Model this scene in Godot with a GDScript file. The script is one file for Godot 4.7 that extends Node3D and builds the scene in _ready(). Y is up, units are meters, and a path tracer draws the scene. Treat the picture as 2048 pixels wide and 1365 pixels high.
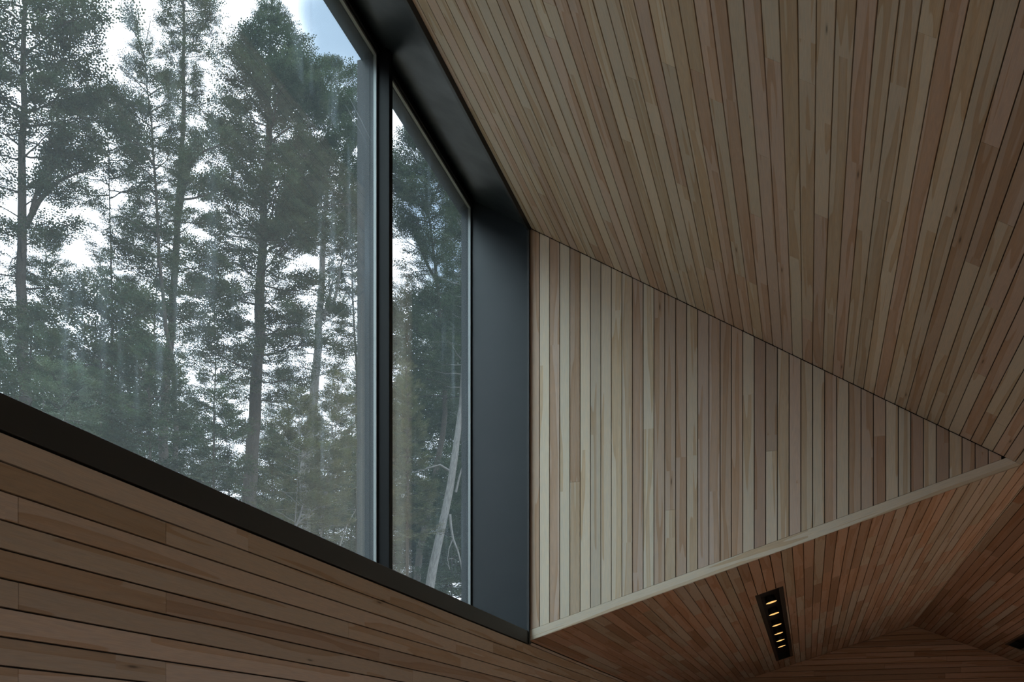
extends Node3D

# ---------------------------------------------------------------- measures
const BOARD := 0.0900           # pitch of the boards
const GAP := 0.0060             # open joint between two boards
const XA := -2.3136             # inner face of the window wall
const ZB := -7.873              # cheek wall of the dormer
const ZE := -17.33              # far gable wall
const ZN := 1.0                 # other end of the dormer, beside the camera
const ZR := 3.2                 # rear wall
const SILL := 1.005             # eaves height above the eye; the floor lies at FLOOR
const FLOOR := -1.5
const XG := -2.852              # glass plane
const RIDGE := Vector2(1.704, 2.241)
const XR := 4.62                # wall across from the window
var slope_d := tan(deg_to_rad(-32.277))
var slope_c := tan(deg_to_rad(17.08))
var slope_f := tan(deg_to_rad(-23.0))

var rng := RandomNumberGenerator.new()
var wood: Array = []
var steel: StandardMaterial3D
var steel_edge: StandardMaterial3D
var steel_post: StandardMaterial3D
var steel_out: StandardMaterial3D
var backing: StandardMaterial3D
var names := {}

func _ready() -> void:
	rng.seed = 4711
	# ------------------------------------------------ camera, sky, exposure
	var cam := Camera3D.new()
	cam.name = "camera"
	cam.projection = Camera3D.PROJECTION_FRUSTUM
	cam.near = 0.05
	cam.far = 400.0
	cam.size = cam.near * 1365.0 / 1890.0
	cam.frustum_offset = Vector2(0, cam.near * (1516.0 - 682.5) / 1890.0)
	cam.rotation.y = deg_to_rad(17.392)
	add_child(cam)
	cam.current = true
	var env := Environment.new()
	env.background_mode = Environment.BG_SKY
	env.sky = Sky.new()
	var pano := PanoramaSkyMaterial.new()
	pano.panorama = cloud_sky()
	pano.energy_multiplier = 1.0
	env.sky.sky_material = pano
	env.tonemap_mode = Environment.TONE_MAPPER_LINEAR
	env.tonemap_exposure = EXPOSURE
	env.sdfgi_enabled = true
	env.ssao_enabled = true
	env.ssil_enabled = true
	var we := WorldEnvironment.new()
	we.name = "world_environment"
	we.environment = env
	add_child(we)
	# the sun stands high on the window side, spread wide by thin cloud
	var sun := DirectionalLight3D.new()
	sun.name = "veiled_sun"
	sun.light_color = Color(0.86, 1.0, 1.02)
	sun.light_energy = SUN
	sun.light_angular_distance = 34.0
	sun.shadow_enabled = true
	sun.sky_mode = DirectionalLight3D.SKY_MODE_LIGHT_ONLY
	add_child(sun)
	sun.look_at_from_position(Vector3.ZERO, -Vector3(-0.505, 0.655, 0.56))
	# ------------------------------------------------ the place
	make_materials()
	build_shell()
	build_boards()
	build_window()
	build_lights()
	build_outside()

const EXPOSURE := 2.0
const SUN := 0.44
const CLOUD := 3.0

func cloud_sky() -> ImageTexture:
	var n := FastNoiseLite.new()
	n.seed = 58187
	n.noise_type = FastNoiseLite.TYPE_SIMPLEX_SMOOTH
	n.frequency = 1.0
	n.fractal_octaves = 5
	n.fractal_gain = 0.5
	var w := 512
	var h := 256
	var im := Image.create_empty(w, h, false, Image.FORMAT_RGBF)
	for y in h:
		var up := PI / 2 - (y + 0.5) / h * PI
		for x in w:
			var az := ((x + 0.5) / w - 0.5) * TAU
			var d := Vector3(sin(az) * cos(up), sin(up), -cos(az) * cos(up))
			var c := Vector3(0.35, 0.4, 0.42)
			if up > 0:
				var t := pow(maxf(sin(up), 0.0), 0.55)
				var blue := Vector3(0.52, 0.60, 0.66).lerp(Vector3(0.24, 0.39, 0.56), t)
				var v := n.get_noise_3d(d.x * 1.7, d.y * 2.6, d.z * 1.7)
				var cov := smoothstep(-0.29, -0.19, v)
				var body := CLOUD * (0.45 + 0.55 * sin(up)) * (0.80 + 0.35 * clampf(n.get_noise_3d(d.x * 4 + 9, d.y * 4, d.z * 4) + 0.3, -0.5, 1.0))
				c = blue.lerp(Vector3(0.88, 1.0, 1.13) * body, cov)
			im.set_pixel(x, y, Color(c.x, c.y, c.z))
	return ImageTexture.create_from_image(im)

# ---------------------------------------------------------------- helpers
func numbered(called: String) -> String:
	names[called] = names.get(called, -1) + 1
	return called if names[called] == 0 else "%s_%03d" % [called, names[called]]

func meta(o: Node, label: String, category := "", group := "", kind := "") -> void:
	if label: o.set_meta("label", label)
	if category: o.set_meta("category", category)
	if group: o.set_meta("group", group)
	if kind: o.set_meta("kind", kind)

class Shape:
	var v := PackedVector3Array()
	var n := PackedVector3Array()
	var t := PackedVector2Array()
	var c := PackedColorArray()
	var i := PackedInt32Array()
	# a flat convex face; out tells the side it shows
	func face(p: Array, out: Vector3, uv: Array = [], col := Color.WHITE) -> void:
		var nn: Vector3 = (p[2] - p[0]).cross(p[1] - p[0])
		var flip := nn.dot(out) < 0
		nn = nn.normalized() * (-1.0 if flip else 1.0)
		var b := v.size()
		for k in p.size():
			v.append(p[k]); n.append(nn); c.append(col)
			t.append(uv[k] if uv.size() else Vector2(p[k].x + p[k].z, p[k].y))
		for k in range(1, p.size() - 1):
			if flip: i.append_array([b, b + k + 1, b + k])
			else: i.append_array([b, b + k, b + k + 1])
	# a box on three edge vectors, edges chamfered by ch
	func block(o: Vector3, a: Vector3, b: Vector3, d: Vector3, ch := 0.0) -> void:
		var e := [a, b, d]
		var mid := o + (a + b + d) / 2
		var lim: float = minf(a.length(), minf(b.length(), d.length())) * 0.45
		var m := minf(ch, lim)
		for k in 3:
			var x: Vector3 = e[k]
			var y: Vector3 = e[(k + 1) % 3]
			var z: Vector3 = e[(k + 2) % 3]
			var yu := y.normalized() * m
			var zu := z.normalized() * m
			var xu := x.normalized() * m
			for s in [-1.0, 1.0]:
				var q: Vector3 = mid + x / 2 * s
				face([q - y / 2 + yu - z / 2 + zu, q + y / 2 - yu - z / 2 + zu, q + y / 2 - yu + z / 2 - zu, q - y / 2 + yu + z / 2 - zu], x * s)
				if m > 0:
					for r in [-1.0, 1.0]:
						var e1: Vector3 = mid + x / 2 * s + (y / 2 - yu) * r
						var e2: Vector3 = mid + (x / 2 - xu) * s + y / 2 * r
						var w := z / 2 - zu
						face([e1 - w, e1 + w, e2 + w, e2 - w], x.normalized() * s + y.normalized() * r)
		if m > 0:
			for sx in [-1.0, 1.0]:
				for sy in [-1.0, 1.0]:
					for sz in [-1.0, 1.0]:
						var cx: Vector3 = a / 2 * sx
						var cy: Vector3 = b / 2 * sy
						var cz: Vector3 = d / 2 * sz
						var ax: Vector3 = cx - cx.normalized() * m
						var ay: Vector3 = cy - cy.normalized() * m
						var az: Vector3 = cz - cz.normalized() * m
						face([mid + cx + ay + az, mid + ax + cy + az, mid + ax + ay + cz], cx.normalized() + cy.normalized() + cz.normalized())
	func box(lo: Vector3, hi: Vector3, ch := 0.0) -> void:
		block(lo, Vector3(hi.x - lo.x, 0, 0), Vector3(0, hi.y - lo.y, 0), Vector3(0, 0, hi.z - lo.z), ch)
	# a flat outline given a thickness
	func prism(p: Array, along: Vector3) -> void:
		var mid := Vector3.ZERO
		for q in p: mid += q / p.size()
		face(p, -along)
		var far := []
		for q in p: far.append(q + along)
		face(far, along)
		for k in p.size():
			var a: Vector3 = p[k]
			var b: Vector3 = p[(k + 1) % p.size()]
			var out: Vector3 = along.cross(b - a)
			if out.dot((a + b) / 2 - mid) < 0: out = -out
			face([a, b, b + along, a + along], out)
	# a round bar through points with a radius at each
	func tube(p: Array, r: Array, sides: int, rough := 0.0, seed_ := 0) -> void:
		var b := v.size()
		var side := Vector3.RIGHT
		var len := 0.0
		for k in p.size():
			var dir: Vector3 = (p[mini(k + 1, p.size() - 1)] - p[maxi(k - 1, 0)]).normalized()
			side = (side - dir * side.dot(dir))
			if side.length() < 0.01: side = Vector3.FORWARD - dir * dir.z * -1.0
			side = side.normalized()
			var over := dir.cross(side)
			if k > 0: len += (p[k] - p[k - 1]).length()
			for s in sides + 1:
				var a := TAU * (s % sides) / sides
				var o := side * cos(a) + over * sin(a)
				var rr: float = r[k] * (1.0 + rough * sin(a * 3 + k * 1.7 + seed_) + rough * 0.7 * sin(a * 5 - k * 2.3 + seed_))
				v.append(p[k] + o * rr); n.append(o); c.append(Color.WHITE)
				t.append(Vector2(float(s) / sides, len))
		for k in p.size() - 1:
			for s in sides:
				var q := b + k * (sides + 1) + s
				var flat := (v[q + 1] - v[q]).cross(v[q + sides + 1] - v[q])
				if flat.dot(n[q]) > 0: i.append_array([q, q + sides + 1, q + 1, q + 1, q + sides + 1, q + sides + 2])
				else: i.append_array([q, q + 1, q + sides + 1, q + 1, q + sides + 2, q + sides + 1])
	# a profile (radius, height along axis) turned round an axis
	func lathe(o: Vector3, axis: Vector3, prof: Array, sides: int) -> void:
		var u := axis.cross(Vector3(0.31, 0.2, 0.93)).normalized()
		var w := axis.cross(u).normalized()
		for k in prof.size() - 1:
			var p0: Vector2 = prof[k]
			var p1: Vector2 = prof[k + 1]
			var nrm := Vector2(p1.y - p0.y, p0.x - p1.x).normalized()
			for s in sides:
				var a0 := TAU * s / sides
				var a1 := TAU * (s + 1) / sides
				var d0 := u * cos(a0) + w * sin(a0)
				var d1 := u * cos(a1) + w * sin(a1)
				var b := v.size()
				for q in [[d0, p0], [d1, p0], [d1, p1], [d0, p1]]:
					v.append(o + q[0] * q[1].x + axis * q[1].y)
					n.append((q[0] * nrm.x + axis * nrm.y).normalized()); c.append(Color.WHITE); t.append(Vector2(a0, q[1].y))
				var flat := (v[b + 2] - v[b]).cross(v[b + 1] - v[b]) + (v[b + 3] - v[b]).cross(v[b + 2] - v[b])
				if flat.dot(n[b] + n[b + 1]) < 0: i.append_array([b, b + 2, b + 1, b, b + 3, b + 2])
				else: i.append_array([b, b + 1, b + 2, b, b + 2, b + 3])
	func mesh(mat: Material) -> ArrayMesh:
		var a := []
		a.resize(Mesh.ARRAY_MAX)
		a[Mesh.ARRAY_VERTEX] = v
		a[Mesh.ARRAY_NORMAL] = n
		a[Mesh.ARRAY_TEX_UV] = t
		a[Mesh.ARRAY_COLOR] = c
		a[Mesh.ARRAY_INDEX] = i
		var m := ArrayMesh.new()
		m.add_surface_from_arrays(Mesh.PRIMITIVE_TRIANGLES, a)
		m.surface_set_material(0, mat)
		return m

func put(s: Shape, mat: Material, called: String, parent: Node = null) -> MeshInstance3D:
	var o := MeshInstance3D.new()
	o.mesh = s.mesh(mat)
	o.name = called if parent else numbered(called)
	o.cast_shadow = GeometryInstance3D.SHADOW_CASTING_SETTING_ON
	(parent if parent else self).add_child(o, true)
	return o

func structure(s: Shape, mat: Material, called: String, label: String, category: String) -> MeshInstance3D:
	var o := put(s, mat, called)
	meta(o, label, category, "", "structure")
	return o

# ---------------------------------------------------------------- materials
func plain(col: Color, rough: float, metal := 0.0, spec := 0.5) -> StandardMaterial3D:
	var m := StandardMaterial3D.new()
	m.albedo_color = col.linear_to_srgb()
	m.roughness = rough
	m.metallic = metal
	m.metallic_specular = spec
	return m

func noise(seed_: int, freq: float, oct := 3) -> FastNoiseLite:
	var n := FastNoiseLite.new()
	n.seed = seed_
	n.frequency = freq
	n.noise_type = FastNoiseLite.TYPE_SIMPLEX_SMOOTH
	n.fractal_octaves = oct
	return n

func wood_picture(seed_: int) -> ImageTexture:
	# 0.25 m across, 2.5 m along: fine fibre, cathedral rings, paler sapwood with a wandering edge, a few knots
	var w := 256
	var h := 1024
	var fibre := noise(seed_, 0.09, 2)
	var ring := noise(seed_ + 1, 0.012, 2)
	var sap := noise(seed_ + 2, 0.010, 2)
	var fleck := noise(seed_ + 3, 0.05, 3)
	var r := RandomNumberGenerator.new()
	r.seed = seed_ * 31 + 7
	var knots := []
	if seed_ % 3 == 1:
		knots.append(Vector3(r.randf() * w, r.randf() * h, r.randf_range(4, 6)))
	var bytes := PackedByteArray()
	bytes.resize(w * h * 3)
	var at := 0
	for y in h:
		var ya := y * 0.32
		for x in w:
			var g := fibre.get_noise_2d(x * 3.2, y * 0.16)
			var rg := ring.get_noise_2d(x * 1.5, ya * 0.5)
			var band := sin((rg * 26.0 + x * 0.035))
			var s := sap.get_noise_2d(x * 0.9, ya * 0.28)
			var heart := smoothstep(0.10, 0.13, s) * (0.55 + 0.45 * smoothstep(0.5, 0.1, s))
			var f := fleck.get_noise_2d(x * 0.8, y * 0.35)
			var val := 0.92 + 0.030 * g + 0.012 * band + 0.022 * f - 0.095 * heart
			var warm := 0.02 + 0.05 * heart + 0.02 * f
			for k in knots:
				var dx: float = (x - k.x) / k.z
				var dy: float = (y - k.y) / (k.z * 2.4)
				var q := dx * dx + dy * dy
				if q < 9.0:
					val -= 0.34 * exp(-q * 1.3) + 0.06 * exp(-q * 0.3) * (0.5 + 0.5 * sin(q * 5.0))
			bytes[at] = int(clampf(val + warm * 0.5, 0, 1) * 255)
			bytes[at + 1] = int(clampf(val - warm * 0.5, 0, 1) * 255)
			bytes[at + 2] = int(clampf(val - warm * 1.6, 0, 1) * 255)
			at += 3
	return ImageTexture.create_from_image(Image.create_from_data(w, h, false, Image.FORMAT_RGB8, bytes))

func make_materials() -> void:
	for k in 6:
		var m := StandardMaterial3D.new()
		m.albedo_texture = wood_picture(100 + k * 10)
		m.vertex_color_use_as_albedo = true
		m.roughness = 0.52
		m.metallic_specular = 0.35
		wood.append(m)
	steel = plain(Color(0.0125, 0.0165, 0.0205), 0.36, 0.0, 0.40)
	var smear := NoiseTexture2D.new()
	smear.width = 512
	smear.height = 512
	smear.seamless = true
	smear.noise = noise(5, 0.012, 4)
	var ramp := Gradient.new()
	ramp.set_color(0, Color(0.70, 0.70, 0.70))
	ramp.set_color(1, Color(1.0, 1.0, 1.0))
	smear.color_ramp = ramp
	steel.roughness_texture = smear
	steel.roughness = 0.48
	steel.uv1_triplanar = true
	steel.uv1_world_triplanar = true
	steel.uv1_scale = Vector3.ONE * 0.7
	steel_edge = plain(Color(0.012, 0.012, 0.013), 0.55)
	steel_post = plain(Color(0.0045, 0.0045, 0.0050), 0.5, 0.0, 0.25)
	steel_out = plain(Color(0.014, 0.0150, 0.0155), 0.6, 0.0, 0.35)
	backing = plain(Color(0.020, 0.010, 0.006), 0.9)

# linear colours of the boards: light, grey, pinkish, brown, dark
const TONES := {"L": Color(0.60, 0.54, 0.455), "G": Color(0.54, 0.475, 0.40), "P": Color(0.52, 0.415, 0.36), "B": Color(0.46, 0.36, 0.295), "D": Color(0.39, 0.285, 0.23), "R": Color(0.50, 0.315, 0.24), "K": Color(0.39, 0.24, 0.175)}

func tone(which: String) -> Color:
	var c: Color = TONES[which]
	var k := rng.randf_range(0.93, 1.07)
	var h := rng.randf_range(-0.025, 0.025)
	return Color(c.r * k * (1 + h), c.g * k, c.b * k * (1 - h))

func any_tone(bag: String) -> String:
	return bag[rng.randi() % bag.length()]

# ---------------------------------------------------------------- boards
# one board: outline in (along, across) on the plane o + u*x + w*y, n towards the room
func plank(parent: Node, o: Vector3, u: Vector3, w: Vector3, n: Vector3, outline: PackedVector2Array, which: String, thick := 0.018) -> void:
	var p := outline
	if Geometry2D.is_polygon_clockwise(p): p.reverse()
	var m := p.size()
	var ch := 0.0013
	var mid := Vector2.ZERO
	for q in p: mid += q / m
	var ins := PackedVector2Array()
	for k in m:
		var a := p[(k + m - 1) % m]
		var b := p[k]
		var c := p[(k + 1) % m]
		var d1 := (b - a).normalized()
		var d2 := (c - b).normalized()
		var n1 := Vector2(-d1.y, d1.x)
		var n2 := Vector2(-d2.y, d2.x)
		var s := n1 + n2
		var off := s / maxf(0.15, s.length_squared()) * 2.0 * ch
		if off.length() > (mid - b).length() * 0.6: off = (mid - b) * 0.6
		ins.append(b + off)
	var lift := rng.randf_range(-0.0006, 0.0006)
	var col := tone(which)
	var uo := Vector2(rng.randf(), rng.randf())
	var flip := 1.0 if rng.randf() < 0.5 else -1.0
	var s := Shape.new()
	var c0 := o + u * mid.x + w * mid.y
	var at := func(q: Vector2, d: float) -> Vector3: return o + u * q.x + w * q.y + n * (d + lift) - c0
	var uv := func(q: Vector2) -> Vector2: return uo + Vector2(q.y / 0.25, q.x * flip / 2.5)
	var top := []
	var tuv := []
	for q in ins:
		top.append(at.call(q, 0.0)); tuv.append(uv.call(q))
	s.face(top, n, tuv, col)
	for k in m:
		var a := p[k]
		var b := p[(k + 1) % m]
		var out := u * (b.y - a.y) - w * (b.x - a.x)
		s.face([top[k], top[(k + 1) % m], at.call(b, -ch), at.call(a, -ch)], out + n * out.length(), [tuv[k], tuv[(k + 1) % m], uv.call(b), uv.call(a)], col)
		s.face([at.call(a, -ch), at.call(b, -ch), at.call(b, -thick), at.call(a, -thick)], out, [uv.call(a), uv.call(b), uv.call(b), uv.call(a)], col)
	var one := put(s, wood[rng.randi() % wood.size()], "plank", parent)
	one.position = c0

# boards laid in rows; rows run along x of the plane, joints from cut()
func rows(parent: Node, o: Vector3, u: Vector3, w: Vector3, n: Vector3, region: PackedVector2Array, first: float, pitch: float, count: int, cut: Callable, tones: Callable, hole := Rect2()) -> void:
	for k in count:
		var lo := first + pitch * k + GAP / 2
		var hi := first + pitch * (k + 1) - GAP / 2
		var cuts: Array = cut.call(k)
		for j in cuts.size() - 1:
			var bits := [[cuts[j] + 0.0004, cuts[j + 1] - 0.0004, lo, hi]]
			if hole.size.x > 0 and hi > hole.position.y and lo < hole.end.y and bits[0][1] > hole.position.x and bits[0][0] < hole.end.x:
				var a: Array = bits[0]
				bits = []
				if a[0] < hole.position.x: bits.append([a[0], hole.position.x, lo, hi])
				if a[1] > hole.end.x: bits.append([hole.end.x, a[1], lo, hi])
				var m0 := maxf(a[0], hole.position.x)
				var m1 := minf(a[1], hole.end.x)
				if lo < hole.position.y - 0.004: bits.append([m0, m1, lo, hole.position.y])
				if hi > hole.end.y + 0.004: bits.append([m0, m1, hole.end.y, hi])
			var which: String = tones.call(k, j)
			for b in bits:
				if b[1] - b[0] < 0.01: continue
				var strip := PackedVector2Array([Vector2(b[0], b[2]), Vector2(b[1], b[2]), Vector2(b[1], b[3]), Vector2(b[0], b[3])])
				for piece in Geometry2D.intersect_polygons(strip, region):
					if piece.size() < 3: continue
					var area := 0.0
					for q in piece.size(): area += piece[q].cross(piece[(q + 1) % piece.size()]) / 2
					if absf(area) < 0.0004: continue
					plank(parent, o, u, w, n, piece, which)

func rect(x0: float, y0: float, x1: float, y1: float) -> PackedVector2Array:
	return PackedVector2Array([Vector2(x0, y0), Vector2(x1, y0), Vector2(x1, y1), Vector2(x0, y1)])

# random butt joints between two ends
func cuts_between(a: float, b: float, least: float, most: float) -> Array:
	var r := [a]
	var x := a + rng.randf_range(0.2, 1.0) * most
	while x < b - 0.25:
		r.append(x)
		x += rng.randf_range(least, most)
	r.append(b)
	return r

# ---------------------------------------------------------------- shell
var wall_a: MeshInstance3D
var wall_b: MeshInstance3D
var wall_e: MeshInstance3D
var ceil_d: MeshInstance3D
var ceil_c: MeshInstance3D
var ceil_f: MeshInstance3D
var apex := Vector2.ZERO
const CORNER := Vector2(-2.3114, 4.6055)   # dormer ceiling meets the window wall
const C0 := Vector2(-2.3114, 1.0072)       # main ceiling meets the window wall
const BT := 0.020                          # boards stand this far in front of their backing
const LIGHT_C := Rect2(9.44, 1.905, 6.55, 0.275)   # slot in the main ceiling: (-z, up the slope)
const LIGHT_F := Rect2(9.60, 1.285, 6.54, 0.275)   # slot in the far slope: (-z, down the slope)

func dy(x: float) -> float: return CORNER.y + slope_d * (x - CORNER.x)
func cy(x: float) -> float: return C0.y + slope_c * (x - C0.x)
func fy(x: float) -> float: return RIDGE.y + slope_f * (x - RIDGE.x)

# slab under a slope with an optional slot, given in (-z, along the slope)
func slope_slab(s: Shape, o: Vector3, w: Vector3, n: Vector3, z0: float, z1: float, v0: float, v1: float, hole := Rect2()) -> void:
	var u := Vector3(0, 0, -1)
	var parts := [[z0, z1, v0, v1]]
	if hole.size.x > 0:
		parts = [[z0, hole.position.x, v0, v1], [hole.end.x, z1, v0, v1], [hole.position.x, hole.end.x, v0, hole.position.y], [hole.position.x, hole.end.x, hole.end.y, v1]]
	for p in parts:
		s.block(o + u * p[0] + w * p[2] - n * BT, u * (p[1] - p[0]), w * (p[3] - p[2]), -n * 0.26)

func build_shell() -> void:
	apex.x = (CORNER.y - slope_d * CORNER.x - C0.y + slope_c * C0.x) / (slope_c - slope_d)
	apex.y = dy(apex.x)
	# window wall below the sill and along the whole room
	var s := Shape.new()
	s.box(Vector3(XA - 0.55, FLOOR - 0.2, ZE - 0.3), Vector3(XA - BT, 0.985, ZR + 0.3))
	wall_a = structure(s, backing, "wall_window", "long timber wall of level boards under the sill of the big window", "wall")
	# cheek wall of the dormer, and its twin beside the camera
	s = Shape.new()
	s.prism([Vector3(XA - 0.62, cy(XA - 0.62) + 0.05, ZB - BT), Vector3(apex.x - 0.04, cy(apex.x - 0.04) + 0.05, ZB - BT), Vector3(XA - 0.62, dy(XA - 0.62) + 0.1, ZB - BT)], Vector3(0, 0, -0.24))
	wall_b = structure(s, backing, "wall_dormer", "triangular timber wall of upright boards beside the black window jamb", "wall")
	s = Shape.new()
	s.prism([Vector3(XA - 0.62, 0.90, ZN), Vector3(apex.x + 0.1, apex.y + 0.02, ZN), Vector3(XA - 0.62, dy(XA - 0.62) + 0.1, ZN)], Vector3(0, 0, 0.24))
	structure(s, wood_plain(), "wall_dormer_near", "plain timber cheek wall closing the dormer beside the camera", "wall")
	# far gable
	s = Shape.new()
	s.prism([Vector3(XA - 0.3, FLOOR - 0.2, ZE - BT), Vector3(XR + 0.3, FLOOR - 0.2, ZE - BT), Vector3(XR + 0.3, fy(XR + 0.3), ZE - BT), Vector3(RIDGE.x, RIDGE.y + 0.1, ZE - BT), Vector3(XA - 0.3, cy(XA - 0.3), ZE - BT)], Vector3(0, 0, -0.25))
	wall_e = structure(s, backing, "wall_far", "dark far gable wall of level boards under the ridge", "wall")
	# wall across the room, with a low window band, and rear wall with a glazed opening
	s = Shape.new()
	var from := ZE - 0.3
	s.box(Vector3(XR, FLOOR - 0.2, ZE - 0.3), Vector3(XR + 0.25, RW_Y0, ZR + 0.3))
	s.box(Vector3(XR, RW_Y1, ZE - 0.3), Vector3(XR + 0.25, fy(XR) + 0.25, ZR + 0.3))
	for b in BANDS:
		s.box(Vector3(XR, RW_Y0, from), Vector3(XR + 0.25, RW_Y1, b.x))
		from = b.y
	s.box(Vector3(XR, RW_Y0, from), Vector3(XR + 0.25, RW_Y1, ZR + 0.3))
	structure(s, wood_plain(), "wall_opposite", "plain timber wall across the room from the big window", "wall")
	s = Shape.new()
	s.box(Vector3(XA - 0.3, FLOOR - 0.2, ZR), Vector3(XR + 0.3, 1.6, ZR + 0.25))
	s.prism([Vector3(XA - 0.3, 1.6, ZR), Vector3(XR + 0.3, 1.6, ZR), Vector3(RIDGE.x, RIDGE.y + 1.6, ZR), Vector3(XA - 0.3, 5.2, ZR)], Vector3(0, 0, 0.25))
	structure(s, wood_plain(), "wall_rear", "plain timber wall behind the camera", "wall")
	s = Shape.new()
	s.box(Vector3(XA - 0.3, FLOOR - 0.25, ZE - 0.3), Vector3(XR + 0.3, FLOOR, ZR + 0.3))
	structure(s, plain(Color(0.56, 0.35, 0.21), 0.6), "floor", "plain wooden floor of the room below the frame", "floor")
	# slopes: dormer, main slope on the window side, slope beyond the ridge
	var wd := Vector3(1, slope_d, 0).normalized()
	var nd := Vector3(slope_d, -1, 0).normalized()
	var ld := (apex.x - CORNER.x) * sqrt(1 + slope_d * slope_d)
	s = Shape.new()
	slope_slab(s, Vector3(CORNER.x, CORNER.y, 0), wd, nd, -ZN - 0.3, -ZB + 0.3, -0.72, ld)
	ceil_d = structure(s, backing, "ceiling", "steep timber dormer ceiling that slopes down from the window head", "ceiling")
	var wc := Vector3(1, slope_c, 0).normalized()
	var nc := Vector3(slope_c, -1, 0).normalized()
	var lc := (RIDGE.x - C0.x) * sqrt(1 + slope_c * slope_c)
	s = Shape.new()
	slope_slab(s, Vector3(C0.x, C0.y, 0), wc, nc, -ZB + 0.03, -ZE + 0.3, -0.6, lc, LIGHT_C)
	slope_slab(s, Vector3(C0.x, C0.y, 0), wc, nc, -ZN, -ZB, (apex.x - C0.x) * sqrt(1 + slope_c * slope_c), lc)
	slope_slab(s, Vector3(C0.x, C0.y, 0), wc, nc, -ZR - 0.3, -ZN, -0.6, lc)
	ceil_c = structure(s, backing, "ceiling", "shallow timber main ceiling below the triangular wall, holding the slot light with six lit rings", "ceiling")
	var wf := Vector3(1, slope_f, 0).normalized()
	var nf := Vector3(slope_f, -1, 0).normalized()
	s = Shape.new()
	slope_slab(s, Vector3(RIDGE.x, RIDGE.y, 0), wf, nf, -ZR - 0.3, -ZE + 0.3, 0.0, 3.6, LIGHT_F)
	ceil_f = structure(s, backing, "ceiling", "dark timber ceiling slope beyond the ridge above the far gable wall", "ceiling")

const RW_Y0 := -1.35
const RW_Y1 := 0.96
const BANDS := [Vector2(-15.0, -7.0), Vector2(-4.0, 2.8)]   # windows in the wall across the room, from z to z

func wood_plain() -> StandardMaterial3D:
	var m: StandardMaterial3D = wood[0].duplicate()
	m.vertex_color_use_as_albedo = false
	m.albedo_color = Color(0.55, 0.40, 0.27).linear_to_srgb()
	m.uv1_triplanar = true
	m.uv1_scale = Vector3(1.0, 1.0, 1.0)
	return m

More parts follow.
